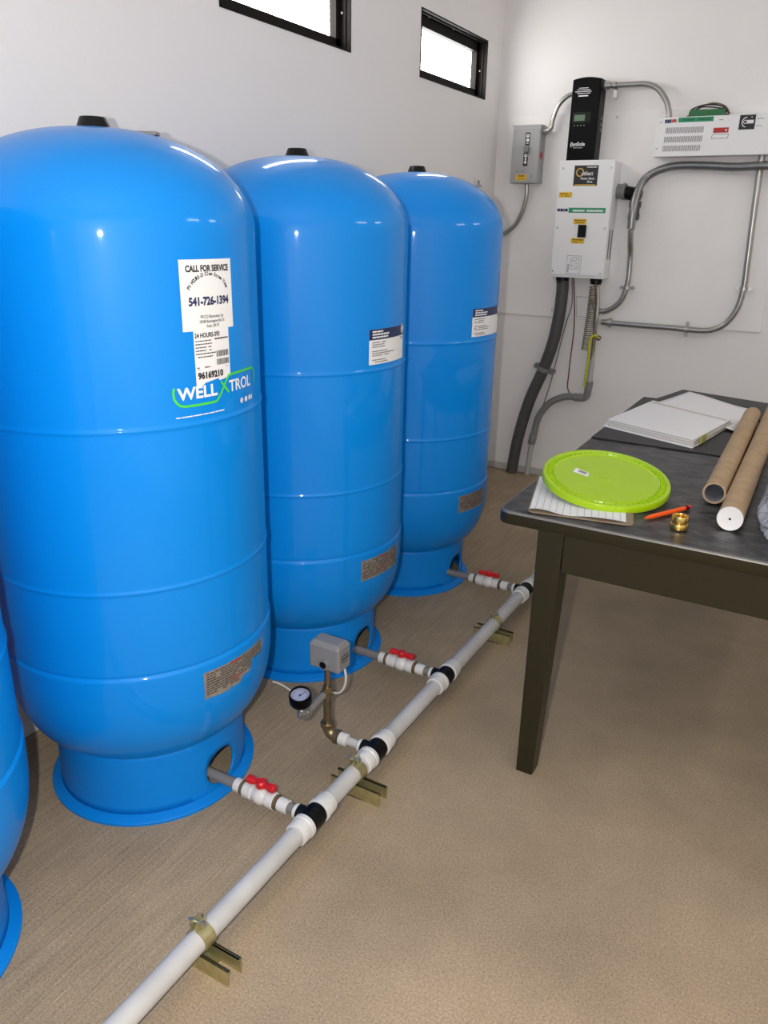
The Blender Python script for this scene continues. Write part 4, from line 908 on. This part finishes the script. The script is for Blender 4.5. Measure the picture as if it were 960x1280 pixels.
m.rings([[LC + nl*h + e1*(LS*r*math.cos(2*math.pi*j/n)) + e2*(LS*r*math.sin(2*math.pi*j/n)) for j in range(n)] for r, h in prof if r > 0 or True], (False, False))
m.build('lid_disc', M['lime'], ld, smooth=35)
fn = lambda a, b, h=0.0: LC + e1*a + e2*b + nl*h
m = MB()
for i in range(60):
    a = 2*math.pi*(i+0.5)/60; c_ = LC + (e1*math.cos(a) + e2*math.sin(a))*0.1525*LS + nl*(-0.0035)
    er = e1*math.cos(a) + e2*math.sin(a); et = nl.cross(er); R = Matrix((er, et, nl)).transposed(); m.box(c_, (0.0125, 0.0035, 0.0062), R=R)
rb = m.build('rim_ribs', M['lime'], ld); rb['kind'] = 'stuff'
m = MB(); m.lathe([(0.019, 0), (0.018, 0.0016), (0.011, 0.0018), (0.0100, 0.0010), (0.001, 0.0010)], LC - nl*0.0036, nl, 32, (False, True)); m.build('centre_boss', M['lime'], ld, smooth=40)
m = MB(); q0 = [(-0.086, 0.012), (-0.046, 0.000), (-0.042, -0.024), (-0.086, -0.016)]
m.add([fn(a, b, -0.0028) for a, b in q0], [(0, 1, 2, 3)]); sk_ = m.build('price_sticker', M['white'], ld)
m = MB(); x = -0.074
while x < -0.052:
    w_ = random.uniform(0.0008, 0.002); m.add([fn(x, 0.0035-(x+0.074)*0.2, -0.0023), fn(x+w_, 0.0035-(x+0.074)*0.2, -0.0023), fn(x+w_, -0.009-(x+0.074)*0.2, -0.0023), fn(x, -0.009-(x+0.074)*0.2, -0.0023)], [(0, 1, 2, 3)]); x += w_+random.uniform(0.0006, 0.0014)
m.build('bar_code', M['ink'], sk_)

# ---- pen, brass fitting
pe = thing('pen', 'orange pen lying beside the green lid', 'pen', (1.556, -2.51, ZT))
a, b = Vector((1.517, -2.585, ZT+0.0062)), Vector((1.600, -2.432, ZT+0.0062)); d = (b-a).normalized(); L = (b-a).length
MB().lathe([(0.0015, 0), (0.0045, 0.014), (0.0058, 0.022), (0.0058, L-0.028), (0.005, L-0.027)], a, d, 8).build('barrel', M['orange'], pe, smooth=30)
MB().lathe([(0.0045, 0), (0.0045, 0.008), (0.006, 0.0085), (0.006, 0.012), (0.0045, 0.0125), (0.005, 0.024), (0.002, 0.026)], b - d*0.028, d, 14).build('push_button', M['red'], pe, smooth=35)
MB().cyl(b - d*0.021, b - d*0.016, 0.0063, 12).build('black_band', M['black'], pe)
bf = thing('brass_fitting', 'small stepped brass bushing standing near the table edge', 'pipe fitting', (1.600, -2.597, ZT))
m = MB(); m.lathe([(0.019, 0), (0.0205, 0.002), (0.0205, 0.013), (0.0195, 0.015), (0.0175, 0.0155), (0.0175, 0.017), (0.0195, 0.019), (0.0195, 0.031), (0.0185, 0.034), (0.0145, 0.034), (0.0135, 0.031), (0.0135, 0.004)], (1.600, -2.597, ZT+0.0004), (0,0,1), 36); m.build('bushing_body', M['brass'], bf, smooth=30)

# ---- cardboard tubes
def ctube(label, a, b, r, cap):
    t = thing('mailing_tube', label, 'cardboard tube', a)
    a, b = Vector(a), Vector(b); MB().pipe(a, b, r, r-0.0045, 36).build('tube_wall', M['card'], t, smooth=40)
    if cap:
        d = (b-a).normalized(); MB().lathe([(0.0, -0.0006), (0.003, -0.0006), (0.0032, -0.002), (r-0.004, -0.002), (r-0.0005, -0.003), (r+0.0002, -0.0015), (r+0.0002, 0.002)], a, d, 36, (False, True)).build('end_cap', M['white_pl'] if False else M['white'], t, smooth=35)
        m = MB(); m.lathe([(0.0028, 0), (0.0028, 0.0004)], a - d*0.0022, -d, 12); m.build('cap_hole', M['ink'], t)
    else:
        MB().pipe(a + (b-a)*0.002, a + (b-a)*0.6, r-0.0046, r-0.0056, 36).build('lining', M['card_in'], t, smooth=40)
    return t
RT = 0.0287
Zb = Zm
ctube('open ended brown cardboard tube, the left and shorter of the pair', (1.6425, -2.372, ZT+RT+0.0045), (1.628, -1.372, ZT+RT+0.0135), RT, False)
ctube('brown cardboard tube with a white end cap, the right one of the pair', (1.7030, -2.545, ZT+RT+0.0018), (1.6900, -1.02, ZT+RT+0.0155), RT+0.0006, True)

# ---- bubble wrap bag
from mathutils import noise as nz_
bm = bmesh.new(); bmesh.ops.create_icosphere(bm, subdivisions=5, radius=1.0)
C0 = Vector((1.853, -2.25, ZT+0.004))
vs = []
for vtx in bm.verts:
    p = vtx.co.copy(); n1 = nz_.noise(p*2.2 + Vector((3, 1, 7)))*0.30 + nz_.noise(p*5 + Vector((1, 4, 2)))*0.12 + nz_.noise(p*11)*0.05
    p *= 1 + n1
    p.x = math.copysign(abs(p.x)**0.6, p.x); p.y = math.copysign(abs(p.y)**0.7, p.y)
    q = Vector((p.x*0.102, p.y*0.33, max(p.z, -0.25)*0.085 + 0.0215))
    vtx.co = q
me = bpy.data.meshes.new('bubble_wrap'); bm.to_mesh(me); bm.free(); me.materials.append(M['bag'])
me.polygons.foreach_set('use_smooth', [True]*len(me.polygons))
bo = bpy.data.objects.new('bubble_wrap', me); COL.objects.link(bo); bo.location = C0
tag(bo, 'crumpled bubble wrap bundle at the right edge of the table', 'packaging')

# tiny print that nobody could pick apart piece by piece
PRINT = ('lettering', 'telephone_number', 'logo_marks', 'fine_print', 'red_heading', 'heading_print', 'body_print', 'embossed_print', 'dial_marks', 'plate_print', 'label_print', 'handwriting',
         'grille_slots', 'brand_lettering', 'listing_mark', 'data_plate_print', 'vent_slots', 'display_marks', 'panel_print', 'bar_code', 'ruled_lines', 'rim_ribs', 'pencil_outline', 'gold_ring')
for o in bpy.data.objects:
    if o.name.split('.')[0] in PRINT: o['kind'] = 'stuff'
